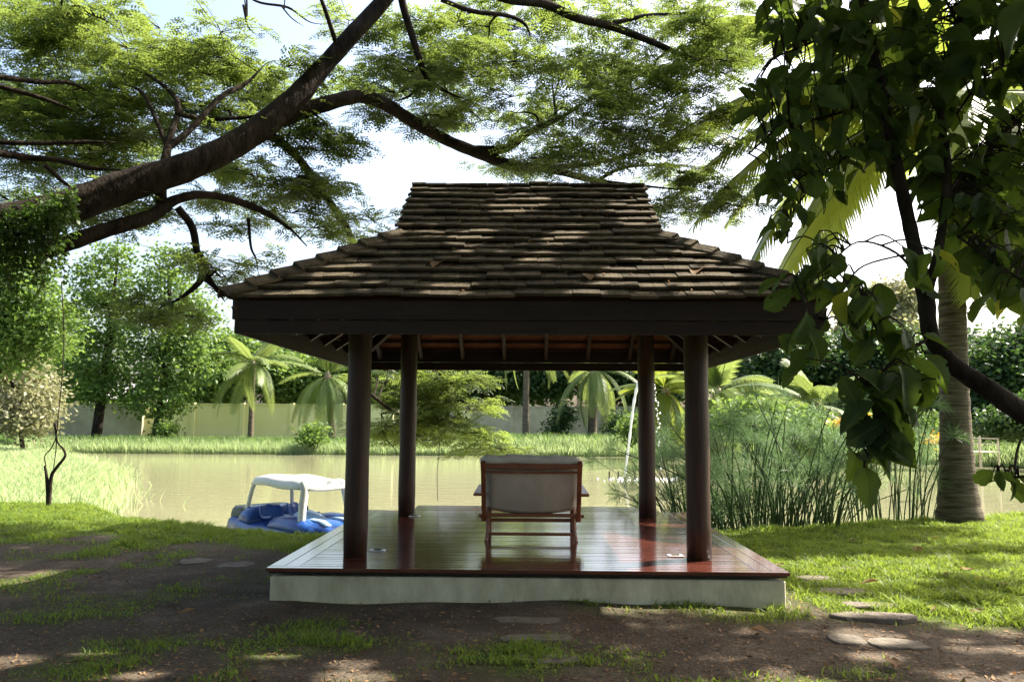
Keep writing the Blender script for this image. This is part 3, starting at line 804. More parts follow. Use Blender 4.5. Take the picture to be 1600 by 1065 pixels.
def connect(p, rmax=.03, tip=.006, reg=True, lim=99):
    if len(nodes_net) > 3500: reg = False
    P = np.array([n_[0] for n_ in nodes_net]); rr = np.array([n_[1] for n_ in nodes_net])
    dist = np.linalg.norm((P - p) * np.array((1, .8, 1)), axis=1)
    i = int(np.argmin(dist + .3 * (P[:, 2] > p[2] + .2)))
    a = P[i]; r0 = min(rmax, rr[i] * .7); d = p - a; L = np.linalg.norm(d)
    if L < .08 or L > lim: return
    mid1 = a + d * .35 + np.array((0, 0, .10 * L)) + rng.normal(0, .06, 3) * L
    mid2 = a + d * .7 + np.array((0, 0, .08 * L)) + rng.normal(0, .06, 3) * L
    Q = crom([a, mid1, mid2, p], 4); r = np.linspace(r0, tip, len(Q))
    V, F = tube(Q, r, 6); add_tw(V, F)
    if reg:
        for q, r_ in zip(Q[2:], r[2:]): nodes_net.append((q, max(r_, tip)))
def pad(p, size, nt=6, sp=7, sc=.20):
    for k in range(nt):
        a_ = rng.uniform(0, 2 * math.pi); d = np.array((math.cos(a_), math.sin(a_), rng.uniform(-.15, .35))); L = size * rng.uniform(.6, 1.2)
        e = p + d * L; m_ = (p + e) / 2 + np.array((0, 0, .06 * L))
        V, F = tube(crom([p, m_, e], 3), np.linspace(.007, .0025, 7), 4); add_tw(V, F)
        for j in range(sp):
            t_ = (j + 1) / sp; q = p + d * L * t_ + np.array((0, 0, .1 * L * t_ * (1 - t_)))
            b_ = a_ + rng.choice((-1, 1)) * rng.uniform(.2, 1.3)
            pads_pos.append(q + rng.normal(0, .02, 3)); pads_dir.append((math.cos(b_), math.sin(b_), rng.uniform(-.45, .25))); pads_sc.append(sc * rng.uniform(.8, 1.25))
ZONES = [(40, 60, 110, 70), (130, 150, 110, 75), (45, 190, 100, 55), (270, 85, 95, 50), (330, 140, 120, 65), (420, 105, 50, 50), (225, 190, 100, 45), (110, 225, 110, 40), (380, 190, 80, 35),
         (480, 235, 60, 50), (430, 285, 115, 40), (505, 300, 65, 60), (345, 290, 90, 35), (545, 355, 50, 22), (395, 365, 45, 30), (150, 12, 30, 18), (20, 300, 22, 25), (80, 205, 100, 50), (160, 245, 80, 30), (210, 60, 50, 40),
         (30, 120, 90, 50), (70, 20, 80, 40), (60, 300, 30, 16), (330, 60, 40, 25),
         (540, 30, 30, 25), (620, 85, 85, 70), (700, 55, 80, 50), (690, 130, 95, 60), (630, 170, 45, 25), (800, 75, 70, 40), (745, 185, 75, 35), (870, 135, 100, 55), (945, 110, 60, 50), (895, 205, 95, 50), (960, 160, 55, 50),
         (795, 258, 45, 22), (880, 262, 85, 22), (1000, 40, 95, 40), (1085, 70, 95, 70), (1075, 150, 70, 50), (1075, 240, 85, 50), (1095, 315, 80, 40), (1120, 200, 50, 35), (850, 6, 120, 18), (1135, 20, 50, 35), (940, 255, 70, 30), (1000, 200, 60, 40), (1020, 280, 60, 20), (760, 120, 60, 40), (570, 130, 40, 40), (1040, 330, 30, 18), (1130, 280, 40, 40), (1150, 110, 40, 50)]
HANG = [(630, 610, 40, 30), (690, 640, 60, 45), (740, 690, 40, 18), (600, 660, 30, 30), (730, 620, 40, 25), (590, 600, 20, 25), (660, 680, 40, 20), (350, 420, 40, 16), (250, 490, 40, 18), (200, 330, 50, 20), (680, 585, 50, 15), (770, 700, 20, 8)]
for zi, (cx, cy, rx, ry) in enumerate(ZONES + HANG):
    hang = zi >= len(ZONES)
    n_p = max(2, int(rx * ry / (600 if not hang else 200)))
    if cx < 560: D0, D1 = 11.3, 13.6
    else: D0, D1 = 11.9, 15.2
    if hang: D0, D1 = (14.6, 16.4) if cx > 500 else (10.4, 11.4)
    for k in range(n_p):
        a_ = rng.uniform(0, 2 * math.pi); q = math.sqrt(rng.uniform(0, 1))
        D = rng.uniform(D0, D1); p = at(cx + rx * q * math.cos(a_), cy + ry * q * math.sin(a_), D)
        connect(p); pad(p, .62, 7, 5, .25)
# canopy that carries on overhead and to the right, above the frame; the part behind the camera is added
n_over = 0
for pts in ([(*at(700, -180, 10.5), .10), (1.6, 8.4, 7.55), (4.5, 7.6, 7.6), (8.5, 7.0, 7.9)], [(*at(640, -60, 11.2), .12), (-.6, 7.0, 7.5), (-.2, 4.0, 7.6), (.8, .5, 7.6)], [(4.0, 7.75, 7.6), (6.0, 4.8, 7.7), (8.5, 2.5, 7.9)], [(-.3, 4.6, 7.55), (-3.5, 2.6, 7.5), (-6.5, 1.2, 7.4)]):
    Q = crom(np.array([p[:3] for p in pts]), 7); r = np.linspace(.10, .03, len(Q)); MB().tube(Q, r, 9).obj('limb', M['bark'], rain, True)
    for q, rr in zip(Q, r): nodes_net.append((q, rr))
over_pos, over_dir, over_sc = [], [], []
main = (pads_pos, pads_dir, pads_sc); pads_pos, pads_dir, pads_sc = over_pos, over_dir, over_sc
cells = [(a_, b_, 0) for a_ in np.arange(-8, 13.3, .42) for b_ in np.arange(.4, 15.5, .42)] + [(a_, b_, 1) for a_ in np.arange(-13, 13, .9) for b_ in np.arange(-10, .4, .9)]  # coarse cells: unseen canopy added behind the camera to cut ambient sky light
for cx_, cy_, coarse in cells:
    x, y_ = cx_ + rng.uniform(-.18, .18), cy_ + rng.uniform(-.18, .18)
    z = 7.7 + .05 * x + rng.uniform(-.1, .1) - 1.0 * max(0, -5 - y_) - .8 * max(0, -8.5 - x)  # added cells droop at the back and far left to block low skylight
    px_, py_ = proj((x, y_, z))
    if y_ > .5 and -80 < px_ < 1680 and py_ > -50: continue
    gap = noise.fractal((x * .95, y_ * .95, 5.1), 1.0, 2.0, 2)
    lim = .45 if not (x > 6.4 and y_ > 10.2) else -.36   # mostly open where the sun reaches the lawn and deck
    if gap > lim and not coarse: continue
    p = np.array((x, y_, z))
    if rng.uniform() < .25: connect(p, .04, lim=2.2)
    if coarse: pad(p, .45, 4, 3, .62)
    else: pad(p, .19, 4, 4 if not (.5 < x < 6.5 and 7.5 < y_ < 12) else 7, .27)
    n_over += 1
pads_pos, pads_dir, pads_sc = main
TV, TF = spray_template(1, 2, lw=.30, ll=.50)
holes = []
for k in range(950):
    hx, hy = rng.uniform(-7, 13), rng.uniform(2, 15)
    if noise.fractal((hx * .45, hy * .45, 2.2), 1.0, 2.0, 2) < .02: continue
    holes.append((hx, hy, rng.uniform(.11, .30) * (1.0 if 1.2 < hx < 6.2 and hy > 8 else 1)))
for k in range(52): holes.append((rng.uniform(.8, 6.2), rng.uniform(8, 11.8), rng.uniform(.15, .32)))  # extra holes cut so sun flecks land on the roof
holes = np.array(holes)
OV, OF = rep(TV, TF, frames(np.array(over_dir, float), np.tile((0, 0, 1.0), (len(over_pos), 1)) + rng.normal(0, .3, (len(over_pos), 3))), np.array(over_pos), np.array(over_sc))
cc_ = OV.reshape(-1, 4, 3).mean(1); cc_ = cc_[:, :2] - (cc_[:, 2:3] - 7.8) * (SD[:2] / SD[2])      # holes cut along the sun direction through all layers, shaped to throw sun flecks
dmin = np.full(len(cc_), 9.0)
for hx, hy, hr_ in holes: dmin = np.minimum(dmin, np.hypot((cc_[:, 0] - hx) / hr_, (cc_[:, 1] - hy) / (hr_ * .7)))
OF = OF[dmin > 1]
pos = np.array(pads_pos); dr = np.array(pads_dir, float); sc_ = np.array(pads_sc)
nrm = np.tile((0, 0, 1.0), (len(pos), 1)) + rng.normal(0, .35, (len(pos), 3))
MM = frames(dr, nrm)
sel = rng.integers(0, 3, len(pos)); VV, FF, nacc = [], [], 0
for k in range(3):
    i = np.where(sel == k)[0]; V, F = rep(SPR[k][0], SPR[k][1], MM[i], pos[i], sc_[i]); VV.append(V); FF.append(F + nacc); nacc += len(V)
link('crown', fmesh('crown', np.vstack(VV), np.vstack(FF), M['rain_leaf']), rain)
link('crown', fmesh('crown', OV, OF, M['rain_leaf']), rain)  # unseen leaves: overhead canopy plus the light-blocking part added behind the camera
tag(link('twigs', fmesh('twigs', np.vstack(twV), np.vstack(twF), M['twig'], True), rain), kind='stuff')
print('sprays', len(pos), 'quads', sum(len(f) for f in FF), 'overhead pads', n_over)

# ivy hanging from the limb at the left edge
def leaf_quads(pos, size, mat_, name, flat=.6, droop=0., parent=None, kind=None, asp=.6):
    n = len(pos)
    d = rdir(n, flat); d[:, 2] -= droop
    nn_ = rdir(n) + np.array((0, 0, .8))
    Mx = frames(d, nn_)
    tv = np.array([(0, 0, 0), (asp / 2, .45, .06), (0, 1, -.05), (-asp / 2, .45, .06)]); tf = np.array([(0, 1, 2, 3)])
    V, F = rep(tv, tf, Mx, np.asarray(pos), size * rng.uniform(.7, 1.3, n))
    o_ = link(name, fmesh(name, V, F, mat_), parent)
    if kind: o_['kind'] = kind
    return o_
ivy = empty('climbing_vine', at(30, 370, 9.3), 'leafy vine hanging in strands from the thick limb at left', 'vine')
pp = []; st = MB()
for k in range(70):
    px = rng.uniform(-20, 118); top = 352 - px * .28 + rng.uniform(-20, 40); L = rng.uniform(20, 115) * (1 if px < 95 else .5); D = 9.3 + rng.uniform(-.35, .35)
    a_ = at(px, top, D); b_ = at(px + rng.uniform(-8, 8), top + L, D)
    st.tube(crom([a_, (a_ + b_) / 2 + rng.normal(0, .03, 3), b_], 3), .004, 4, False)
    for j in range(int(L * .8)):
        pp.append(a_ + (b_ - a_) * rng.uniform() + rng.normal(0, .035, 3))
for k in range(1800):
    px = rng.uniform(-20, 120); pp.append(at(px, 350 - px * .28 + rng.normal(0, 15), 9.25 + rng.uniform(-.4, .3)))
leaf_quads(pp, .055, M['ivy'], 'foliage', parent=ivy, droop=.5, kind='stuff', asp=.8)
tag(st.obj('strands', M['twig'], ivy), kind='stuff')

# ------------------------------------------------------------------ big-leaved tree at right, close to the viewer
bl = empty('broad_leaf_tree', (4.6, 4.9, 0), 'dark broad-leaved tree hanging over the right side, large leaves with holes', 'tree')
def blimb(name, pts, n=12, sub=6):
    Q = crom(np.array([[*at(p[0], p[1], p[2]), p[3] / FPX * p[2] / 2] for p in pts]), sub)
    MB().tube(Q[:, :3], np.maximum(Q[:, 3], .003) * (1 + .05 * np.sin(np.arange(len(Q)) * 2.3)), n).obj(name, M['bark'], bl, True)
    return Q[:, :3]
Q = crom(np.array([(4.6, 4.9, -.2, .16), (4.5, 4.9, .5, .13), (4.1, 4.8, 1.0, .10), (*at(1680, 690, 4.7), .080)]), 5)
MB().tube(Q[:, :3], Q[:, 3], 14).obj('trunk', M['bark'], bl, True)
twigs = []
twigs.append(blimb('limb', [(1680, 690, 4.7, 36), (1600, 645, 4.6, 33), (1540, 605, 4.6, 30), (1490, 570, 4.6, 27), (1455, 525, 4.6, 24), (1446, 460, 4.7, 26), (1432, 400, 4.8, 22), (1412, 310, 4.9, 20), (1392, 215, 5.0, 17), (1375, 120, 5.1, 13), (1350, 20, 5.2, 9), (1330, -80, 5.3, 6)]))
twigs.append(blimb('limb', [(1446, 470, 4.7, 16), (1468, 380, 4.8, 14), (1480, 260, 5, 12), (1470, 150, 5.2, 10), (1500, 20, 5.4, 8), (1520, -60, 5.5, 6)]))
twigs.append(blimb('limb', [(1470, 330, 4.9, 10), (1520, 250, 5.1, 8), (1590, 190, 5.3, 6), (1640, 150, 5.4, 5)]))
for pts in ([(1440, 440, 4.75, 5), (1400, 395, 4.6, 4), (1340, 378, 4.5, 3), (1290, 420, 4.4, 3), (1250, 455, 4.3, 2)], [(1425, 395, 4.8, 4), (1350, 415, 4.6, 3), (1320, 450, 4.5, 3), (1290, 500, 4.4, 2)],
            [(1450, 530, 4.6, 4), (1420, 545, 4.4, 4), (1380, 530, 4.3, 3), (1350, 470, 4.2, 2)], [(1455, 525, 4.6, 4), (1400, 560, 4.3, 4), (1370, 600, 4.2, 3), (1365, 680, 4.1, 3), (1350, 730, 4.1, 2)],
            [(1480, 560, 4.6, 4), (1430, 610, 4.3, 3), (1410, 680, 4.2, 3), (1405, 720, 4.2, 2)], [(1380, 150, 5.1, 6), (1300, 180, 5.1, 5), (1220, 200, 5.2, 4), (1170, 240, 5.2, 3)], [(1390, 210, 5, 5), (1300, 260, 5, 4), (1240, 330, 5, 3), (1230, 380, 5, 2)],
            [(1360, 60, 5.2, 6), (1290, 60, 5.3, 4), (1210, 90, 5.3, 3)], [(1480, 200, 5.1, 5), (1540, 120, 5.1, 4), (1610, 90, 5.2, 3)], [(1470, 350, 4.9, 4), (1540, 400, 4.7, 4), (1600, 440, 4.6, 3)], [(1620, 745, 4.2, 4), (1575, 745, 4.2, 3), (1548, 752, 4.2, 2)]):
    twigs.append(blimb('twig', pts, 6, 5))
BLV = []
for v_ in range(5):
    nu_, nv_ = 12, 8; V = []
    ph = random.uniform(0, 6); curl = random.uniform(.05, .42); fold = random.uniform(.08, .42)
    for j in range(nu_ + 1):
        t_ = j / nu_
        w = (.30 + .05 * v_ / 4) * math.sin(math.pi * min(1, t_ * 1.01) ** (.80 + .1 * v_)) ** .7 * (1 + .10 * math.sin(8 * t_ + ph) + .06 * math.sin(21 * t_ + 2 * ph)) if 0 < t_ < 1 else .012
        for i in range(nv_ + 1):
            x = -1 + 2 * i / nv_
            V.append((x * w, t_, fold * abs(x) * w * 2 - curl * t_ * t_ + .018 * math.sin(7 * t_ + 4 * x + ph)))
    F = []
    drop = {(random.randint(2, nu_ - 2), random.choice((0, 1, nv_ - 2, nv_ - 1))) for _ in range(random.choice((1, 2, 3)))}
    for j in range(nu_):
        for i in range(nv_):
            if (j, i) in drop: continue
            F.append((j * (nv_ + 1) + i, j * (nv_ + 1) + i + 1, (j + 1) * (nv_ + 1) + i + 1, (j + 1) * (nv_ + 1) + i))
    BLV.append((np.array(V), np.array(F)))
BLM = [fmesh('leaf', V, F, M['big_leaf'], True) for V, F in BLV]
BLY = [fmesh('leaf', V, F, M['yellow_leaf'], True) for V, F in BLV[:2]]
# leaf groups: centre px, radius px, depth range, count, leaf length range
GR = [(1240, 455, 22, 26, 4.2, 4.5, 5, .16, .26), (1285, 440, 35, 35, 4.2, 4.6, 8, .16, .28), (1265, 540, 30, 40, 4.1, 4.4, 6, .2, .30), (1285, 395, 30, 30, 4.4, 4.9, 6, .16, .24), (1355, 475, 38, 30, 4.1, 4.4, 6, .22, .34), (1350, 520, 40, 30, 4.2, 4.5, 5, .18, .26),
      (1435, 420, 32, 28, 4.2, 4.6, 4, .24, .34), (1345, 620, 40, 40, 4.0, 4.3, 8, .2, .32), (1430, 610, 60, 40, 4.0, 4.4, 9, .24, .36), (1370, 670, 45, 45, 4.0, 4.3, 8, .22, .34), (1395, 690, 40, 30, 4.0, 4.3, 5, .2, .3), (1345, 730, 25, 25, 4.0, 4.2, 3, .26, .34), (1415, 540, 30, 30, 4.1, 4.4, 4, .18, .28),
      (1565, 765, 28, 25, 4.1, 4.3, 6, .10, .18), (1545, 440, 60, 50, 4.6, 5.2, 12, .2, .3), (1590, 420, 40, 60, 4.6, 5.2, 10, .2, .3),
      (1240, 240, 65, 55, 4.8, 5.6, 15, .2, .32), (1200, 170, 55, 40, 4.9, 5.6, 12, .18, .28), (1270, 290, 50, 45, 4.8, 5.6, 12, .2, .32), (1230, 350, 35, 35, 4.7, 5.2, 6, .16, .26), (1300, 150, 80, 65, 4.8, 5.8, 25, .22, .36), (1270, 60, 60, 60, 4.9, 5.8, 24, .2, .34), (1370, 80, 70, 80, 4.9, 6, 32, .22, .36), (1400, 200, 60, 70, 4.8, 5.8, 24, .22, .36),
      (1470, 60, 70, 70, 5, 6, 28, .22, .36), (1500, 160, 70, 60, 4.9, 5.8, 20, .22, .36), (1560, 60, 60, 70, 4.9, 5.8, 22, .22, .36), (1490, 290, 70, 60, 4.8, 5.6, 26, .22, .34), (1570, 260, 50, 70, 4.8, 5.6, 22, .22, .34), (1430, 280, 30, 40, 4.9, 5.4, 4, .2, .3), (1560, 360, 50, 40, 4.7, 5.3, 12, .2, .32), (1220, 20, 30, 30, 5, 5.6, 8, .2, .3),
      (1350, 250, 50, 40, 4.8, 5.4, 10, .2, .3), (1240, 290, 50, 30, 4.8, 5.3, 8, .18, .28), (1600, 150, 40, 60, 4.9, 5.5, 12, .22, .34), (1545, 330, 50, 40, 4.7, 5.4, 14, .2, .3), (1590, 480, 30, 40, 4.6, 5.2, 6, .2, .3), (1525, 400, 40, 40, 4.8, 5.4, 8, .2, .3)]
leafspec = []
for (cx, cy, rx, ry, d0, d1, n_, l0, l1) in GR:
    for k in range(int(n_ * (1.9 if cy < 370 else 1.5))):
        a_ = rng.uniform(0, 2 * math.pi); q = math.sqrt(rng.uniform())
        leafspec.append((at(cx + rx * q * math.cos(a_), cy + ry * q * math.sin(a_) - 20, rng.uniform(d0, d1)), rng.uniform(l0, l1) * (.68 if cy < 370 else .74), cx, cy))
tp = np.vstack(twigs)
extra = MB(); vis = 0; massP, massD, massN, massS = [], [], [], []
pet = MB()
for k, (p, L, cx, cy) in enumerate(leafspec):
    d = rdir(1, .6)[0]; d[2] = -abs(d[2]) - .45; d /= np.linalg.norm(d)
    n_ = np.array((rng.normal(0, .7), -.45 + rng.normal(0, .6), .8)); 
    Mx = frames(d[None], n_[None])[0]
    j = int(np.argmin(np.linalg.norm(tp - p, axis=1))); a_ = tp[j]
    if np.linalg.norm(a_ - p) < .9:
        V, F = tube(crom([a_, (a_ + p) / 2 + np.array((0, 0, .05)), p], 3), np.linspace(.006, .0035, 7), 4); pet.add(V, F)
    if vis < 298 and (L > .185 or cy > 380):
        vis += 1
        me = random.choice(BLY) if random.random() < .035 else random.choice(BLM)
        o_ = link('leaf', me, bl)
        o_.matrix_basis = Matrix.Translation(Vector(p) - bl.location) @ Matrix(Mx.tolist()).to_4x4() @ Matrix.Diagonal((L * random.uniform(.85, 1.1), L, L, 1))
    else:
        massP.append(p); massD.append(d); massN.append(n_); massS.append(L)
# the rest of its crown, beyond the frame's top and right edges
for k in range(520):
    x, y_, z = rng.uniform(2.2, 7.0), rng.uniform(3.2, 7.4), rng.uniform(3.6, 6.6)
    px_, py_ = proj((x, y_, z))
    if px_ < 1610 and py_ > -20: continue
    massP.append(np.array((x, y_, z))); d = rdir(1, .6)[0]; d[2] = -abs(d[2]) - .4; massD.append(d); massN.append(np.array((rng.normal(0, .6), rng.normal(0, .6), .9))); massS.append(rng.uniform(.24, .4))
V, F = rep(BLV[0][0], BLV[0][1], frames(np.array(massD), np.array(massN)), np.array(massP), np.array(massS))
tag(link('foliage', fmesh('foliage', V, F, M['big_leaf_mass'], True), bl), kind='stuff')
tag(pet.obj('leaf_stalks', M['twig'], bl), kind='stuff')
print('big leaves as parts', vis, 'rest', len(massP))


# ------------------------------------------------------------------ palms
def frond_mesh(L, droop, n=34, leaf=.75, hang=.5, mat_=None, w=.035, seed=0, twist=0.):
    """frond rooted at the origin rising along +X, arching over; leaflets on both sides"""
    r_ = np.random.default_rng(seed); m = 14
    t_ = np.linspace(0, 1, m); P = np.stack([L * (t_ - .18 * droop * t_ ** 2.2), np.zeros(m), L * (-droop * .55 * t_ ** 2)], 1)
    V, F = tube(P, np.linspace(.028, .005, m) * (L / 4), 5)
    V = list(map(tuple, V)); F = [tuple(f) for f in F]
    for k in range(n):
        s = .12 + .87 * k / (n - 1); p = np.array([np.interp(s, t_, P[:, c]) for c in range(3)]); tg = np.array([np.interp(min(1, s + .02), t_, P[:, c]) - np.interp(max(0, s - .02), t_, P[:, c]) for c in range(3)]); tg /= np.linalg.norm(tg)
        for sd in (-1, 1):
            l_ = leaf * math.sin(math.pi * (s * .86 + .10)) ** .6 * r_.uniform(.85, 1.1)
            e = tg * (.45 + .35 * s) + np.array((0, sd * .9, 0)) + np.array((0, 0, .15 - hang * .5)); e /= np.linalg.norm(e)
            q1 = p + e * l_ * .45; q2 = p + e * l_ * .85 + np.array((0, 0, -hang * l_ * .45 * r_.uniform(.7, 1.3))); ww = tg * w / 2
            i = len(V)
            V += [tuple(p + ww), tuple(p - ww), tuple(q1 + ww * 1.15), tuple(q1 - ww * 1.15), tuple(q2)]
            F += [(i, i + 1, i + 3, i + 2), (i + 2, i + 3, i + 4, i + 4)]
    F = [f if len(set(f)) == 4 else tuple(dict.fromkeys(f)) for f in F]
    me = bpy.data.meshes.new('frond'); me.from_pydata(V, [], F); me.update(); me.materials.append(mat_)
    return me
def palm(label, base, top, r0, r1, specs, L, mat_, n=34, leaf=.75, hang=.5, w=.035, seed=0, dead=2, rings=40, nuts=0, bend=.0):
    """specs: list of (azimuth deg from +X, elevation deg, droop, length factor)"""
    base = np.array(base, float); top = np.array(top, float)
    pm = empty('coconut_palm', base, label, 'palm tree')
    m = rings; t_ = np.linspace(0, 1, m); mid = (base + top) / 2 + np.array((bend, 0, 0))
    P = (1 - t_)[:, None] ** 2 * base + 2 * (t_ * (1 - t_))[:, None] * mid + (t_ ** 2)[:, None] * top
    P[0][2] -= .1
    r = r1 + (r0 - r1) * np.exp(-t_ * 9) + (r1 * .12) * (1 - t_); r = r * (1 + .045 * (np.arange(m) % 2)) * (1 + .015 * np.sin(np.arange(m) * 2.3))
    MB().tube(P, r, 16).obj('trunk', M['palm_bark'], pm, True)
    MB().tube([top - np.array((0, 0, .25)), top, top + np.array((0, 0, .45))], [r1 * .9, r1 * 1.35, r1 * .4], 10).obj('crown_shaft', M['palm_dead'], pm, True)
    mk = [frond_mesh(L, dr_, n, leaf, hang * hk, mat_, w, seed * 7 + i) for i, (dr_, hk) in enumerate(((.55, 1.), (.95, 1.1), (1.4, 1.3)))]
    md_ = frond_mesh(L * .85, 1.6, n, leaf * .9, 1.2, M['palm_dead'], w, seed * 7 + 5)
    for (az, el, dr_, lf) in specs:
        me = mk[0 if dr_ < .75 else 1 if dr_ < 1.2 else 2] if dr_ < 9 else md_
        o_ = link('frond', me, pm)
        o_.location = Vector(top + np.array((0, 0, .1)) - base)
        o_.rotation_euler = Matrix.Rotation(R(az), 3, 'Z').to_4x4().to_3x3().to_euler() if False else (Matrix.Rotation(R(az), 3, 'Z') @ Matrix.Rotation(-R(el), 3, 'Y') @ Matrix.Rotation(R(random.uniform(-25, 25)), 3, 'X')).to_euler()
        o_.scale = (lf, lf, lf)
    for k in range(nuts):
        a_ = random.uniform(0, 6.28); MB().tube([top + np.array((.25 * math.cos(a_), .25 * math.sin(a_), z)) for z in (-.32, -.27, -.2, -.13, -.08)], [.03, .09, .115, .09, .03], 8).obj('coconut', M['palm_leaf'], pm, True)
    return pm
def rand_specs(n, seed):
    r_ = random.Random(seed); out = []
    for k in range(n):
        el = r_.choice((70, 55, 40, 25, 10, -10, -30)); out.append((k * 137.5 + r_.uniform(-15, 15), el + r_.uniform(-8, 8), .5 + (70 - el) / 100 + r_.uniform(-.1, .2), r_.uniform(.85, 1.1)))
    return out
pb = at(1499, 806, 13.5); pb[2] = 0.0
pt_ = at(1488, 160, 13.7)
palm('tall coconut palm with ringed grey trunk standing on the right lawn', pb, pt_, .34, .195,
     [(178, -10, .9, 1.1), (184, 12, .8, 1.12), (172, 22, .9, 1.1), (186, 5, .95, 1.1), (165, 48, .9, 1.0), (200, -18, .7, .95), (178, -30, .5, 1.0), (150, 10, 1.0, 1.0), (215, 30, 1.0, 1.05), (235, -5, 1.0, 1.0), (262, -35, 1.0, .9), (280, 20, 1.2, 1.0), (300, -20, 1.2, .95), (340, 5, 1.0, 1.0), (20, 25, .9, 1.0), (350, -28, .9, .95), (312, -30, .8, .9), (8, -45, .6, .9), (75, 30, 1, 1.0), (120, 15, 1, 1.0), (130, -15, 1, 1), (340, -55, .6, .9), (300, -62, .5, .85), (255, -58, .5, .85), (90, 75, .5, .9), (200, 65, .6, 1.0)],
     4.7, M['palm_leaf'], 66, 1.05, .6, .065, 3, nuts=5, rings=64, bend=-.12)
FARP = [('young coconut palm with dark trunk in front of the cream wall', 391, 683, 396, 572, 56, .20, .16, 15, 3.6, 21, 'palm_far'),
        ('coconut palm with drooping yellowed fronds beside the left column', 520, 684, 512, 590, 54, .26, .2, 14, 3.8, 22, 'palm_far'),
        ('slender palm trunk before the grey wall, crown hidden by the eave', 821, 684, 823, 520, 57, .24, .2, 16, 4.0, 23, 'palm_far'),
        ('coconut palm with thick base in the shade of the grey wall', 925, 682, 928, 580, 56, .34, .27, 16, 4.0, 24, 'palm_far'),
        ('short bushy palm beside the fountain near the back right column', 1030, 690, 1040, 615, 42, .25, .2, 15, 3.0, 25, 'palm_leaf'),
        ('sunlit feathery palm right of the front right column', 1120, 690, 1122, 618, 38, .25, .18, 18, 3.4, 26, 'palm_far'),
        ('pale palm rising behind the papyrus', 1275, 690, 1278, 640, 34, .22, .16, 15, 2.4, 27, 'palm_far')]
for (lb, bx, by, tx, ty, D, r0, r1, n_, L, sd, mk_) in FARP:
    b_ = at(bx, by, D); b_[2] = float(ground_z(b_[0], b_[1])) - .05
    palm(lb, b_, at(tx, ty, D), r0, r1, rand_specs(n_ + 6, sd), L, M[mk_], 34, .95, .45, .085, sd, rings=26)


# ------------------------------------------------------------------ far trees, shrubs
def crown_cloud(ells, n, clump, per):
    """leaf positions: clumps on and inside ellipsoids"""
    out = []; wts = np.array([e[3] * e[4] * e[5] for e in ells]) ** .7; wts /= wts.sum()
    for e, w in zip(ells, wts):
        k = max(3, int(n * w / per)); d = rdir(k); rr = rng.uniform(.35, 1.0, k) ** .5
        cc = np.array(e[:3]) + d * rr[:, None] * np.array(e[3:6])
        q = np.repeat(cc, per, 0) + rng.normal(0, clump, (k * per, 3)) * np.array((1, 1, .6)); out.append(q)
    return np.vstack(out)
def far_tree(label, bx, by, D, ells_px, n, size, mk, r0=.25, name='leafy_tree', group=None, limbs=8, cat='tree', clump=.45, zdepth=1.0):
    """ells_px: (px, py, rx px, ry px) crown masses at depth D"""
    b_ = at(bx, by, D); b_[2] = float(ground_z(b_[0], b_[1])) - .1
    tr_ = empty(name, b_, label, cat, group)
    k = D / FPX; ells = []
    for (x, y_, rx, ry) in ells_px:
        p = at(x, y_, D + rng.uniform(-.6, .6)); ells.append((*p, rx * k, rx * k * zdepth, ry * k))
    top = max(ells, key=lambda e: e[2]); P = crom([b_, b_ * .5 + np.array(top[:3]) * .5 + rng.normal(0, .15, 3), np.array(top[:3])], 5)
    MB().tube(P, np.linspace(r0, .05, len(P)), 9).obj('trunk', M['bark'], tr_, True)
    for j in range(limbs):
        e = ells[rng.integers(len(ells))]; i = rng.integers(2, len(P) - 2); tgt = np.array(e[:3]) + rdir(1)[0] * np.array(e[3:6]) * .7
        MB().tube(crom([P[i], (P[i] + tgt) / 2 + np.array((0, 0, .15)), tgt], 4), np.linspace(r0 * .4, .02, 9), 6).obj('limb', M['bark'], tr_, True)
    pos = crown_cloud(ells, int(n * 1.5), clump, 12)
    leaf_quads(pos, size, M[mk], 'crown', parent=tr_, droop=.2, asp=.62)
    return tr_
far_tree('tall green tree left of the house roof, before the grey wall', 150, 674, 55, [(165, 440, 45, 45), (150, 500, 55, 55), (160, 560, 55, 45), (190, 610, 45, 30), (130, 600, 40, 35), (185, 395, 25, 20)], 7000, .30, 'far_leaf', .38)
far_tree('tall narrow tree standing right of the house roof', 243, 682, 54, [(265, 410, 30, 28), (265, 460, 48, 45), (250, 520, 55, 45), (260, 575, 55, 40), (245, 625, 48, 28), (300, 500, 40, 40), (305, 560, 30, 40)], 7500, .30, 'far_leaf', .34)
far_tree('pale grey-leaved shrub tree at the far left edge', 40, 676, 40, [(30, 600, 55, 55), (60, 640, 35, 35), (10, 560, 40, 40), (30, 660, 40, 20)], 4500, .24, 'far_pale', .12, 'pale_shrub', clump=.35)
far_tree('dark leafy tree behind the vine at the left edge', -40, 660, 30, [(20, 450, 60, 40), (50, 500, 55, 50), (0, 540, 60, 50), (90, 520, 30, 40), (20, 400, 40, 30)], 6500, .20, 'far_leaf', .3, clump=.35)
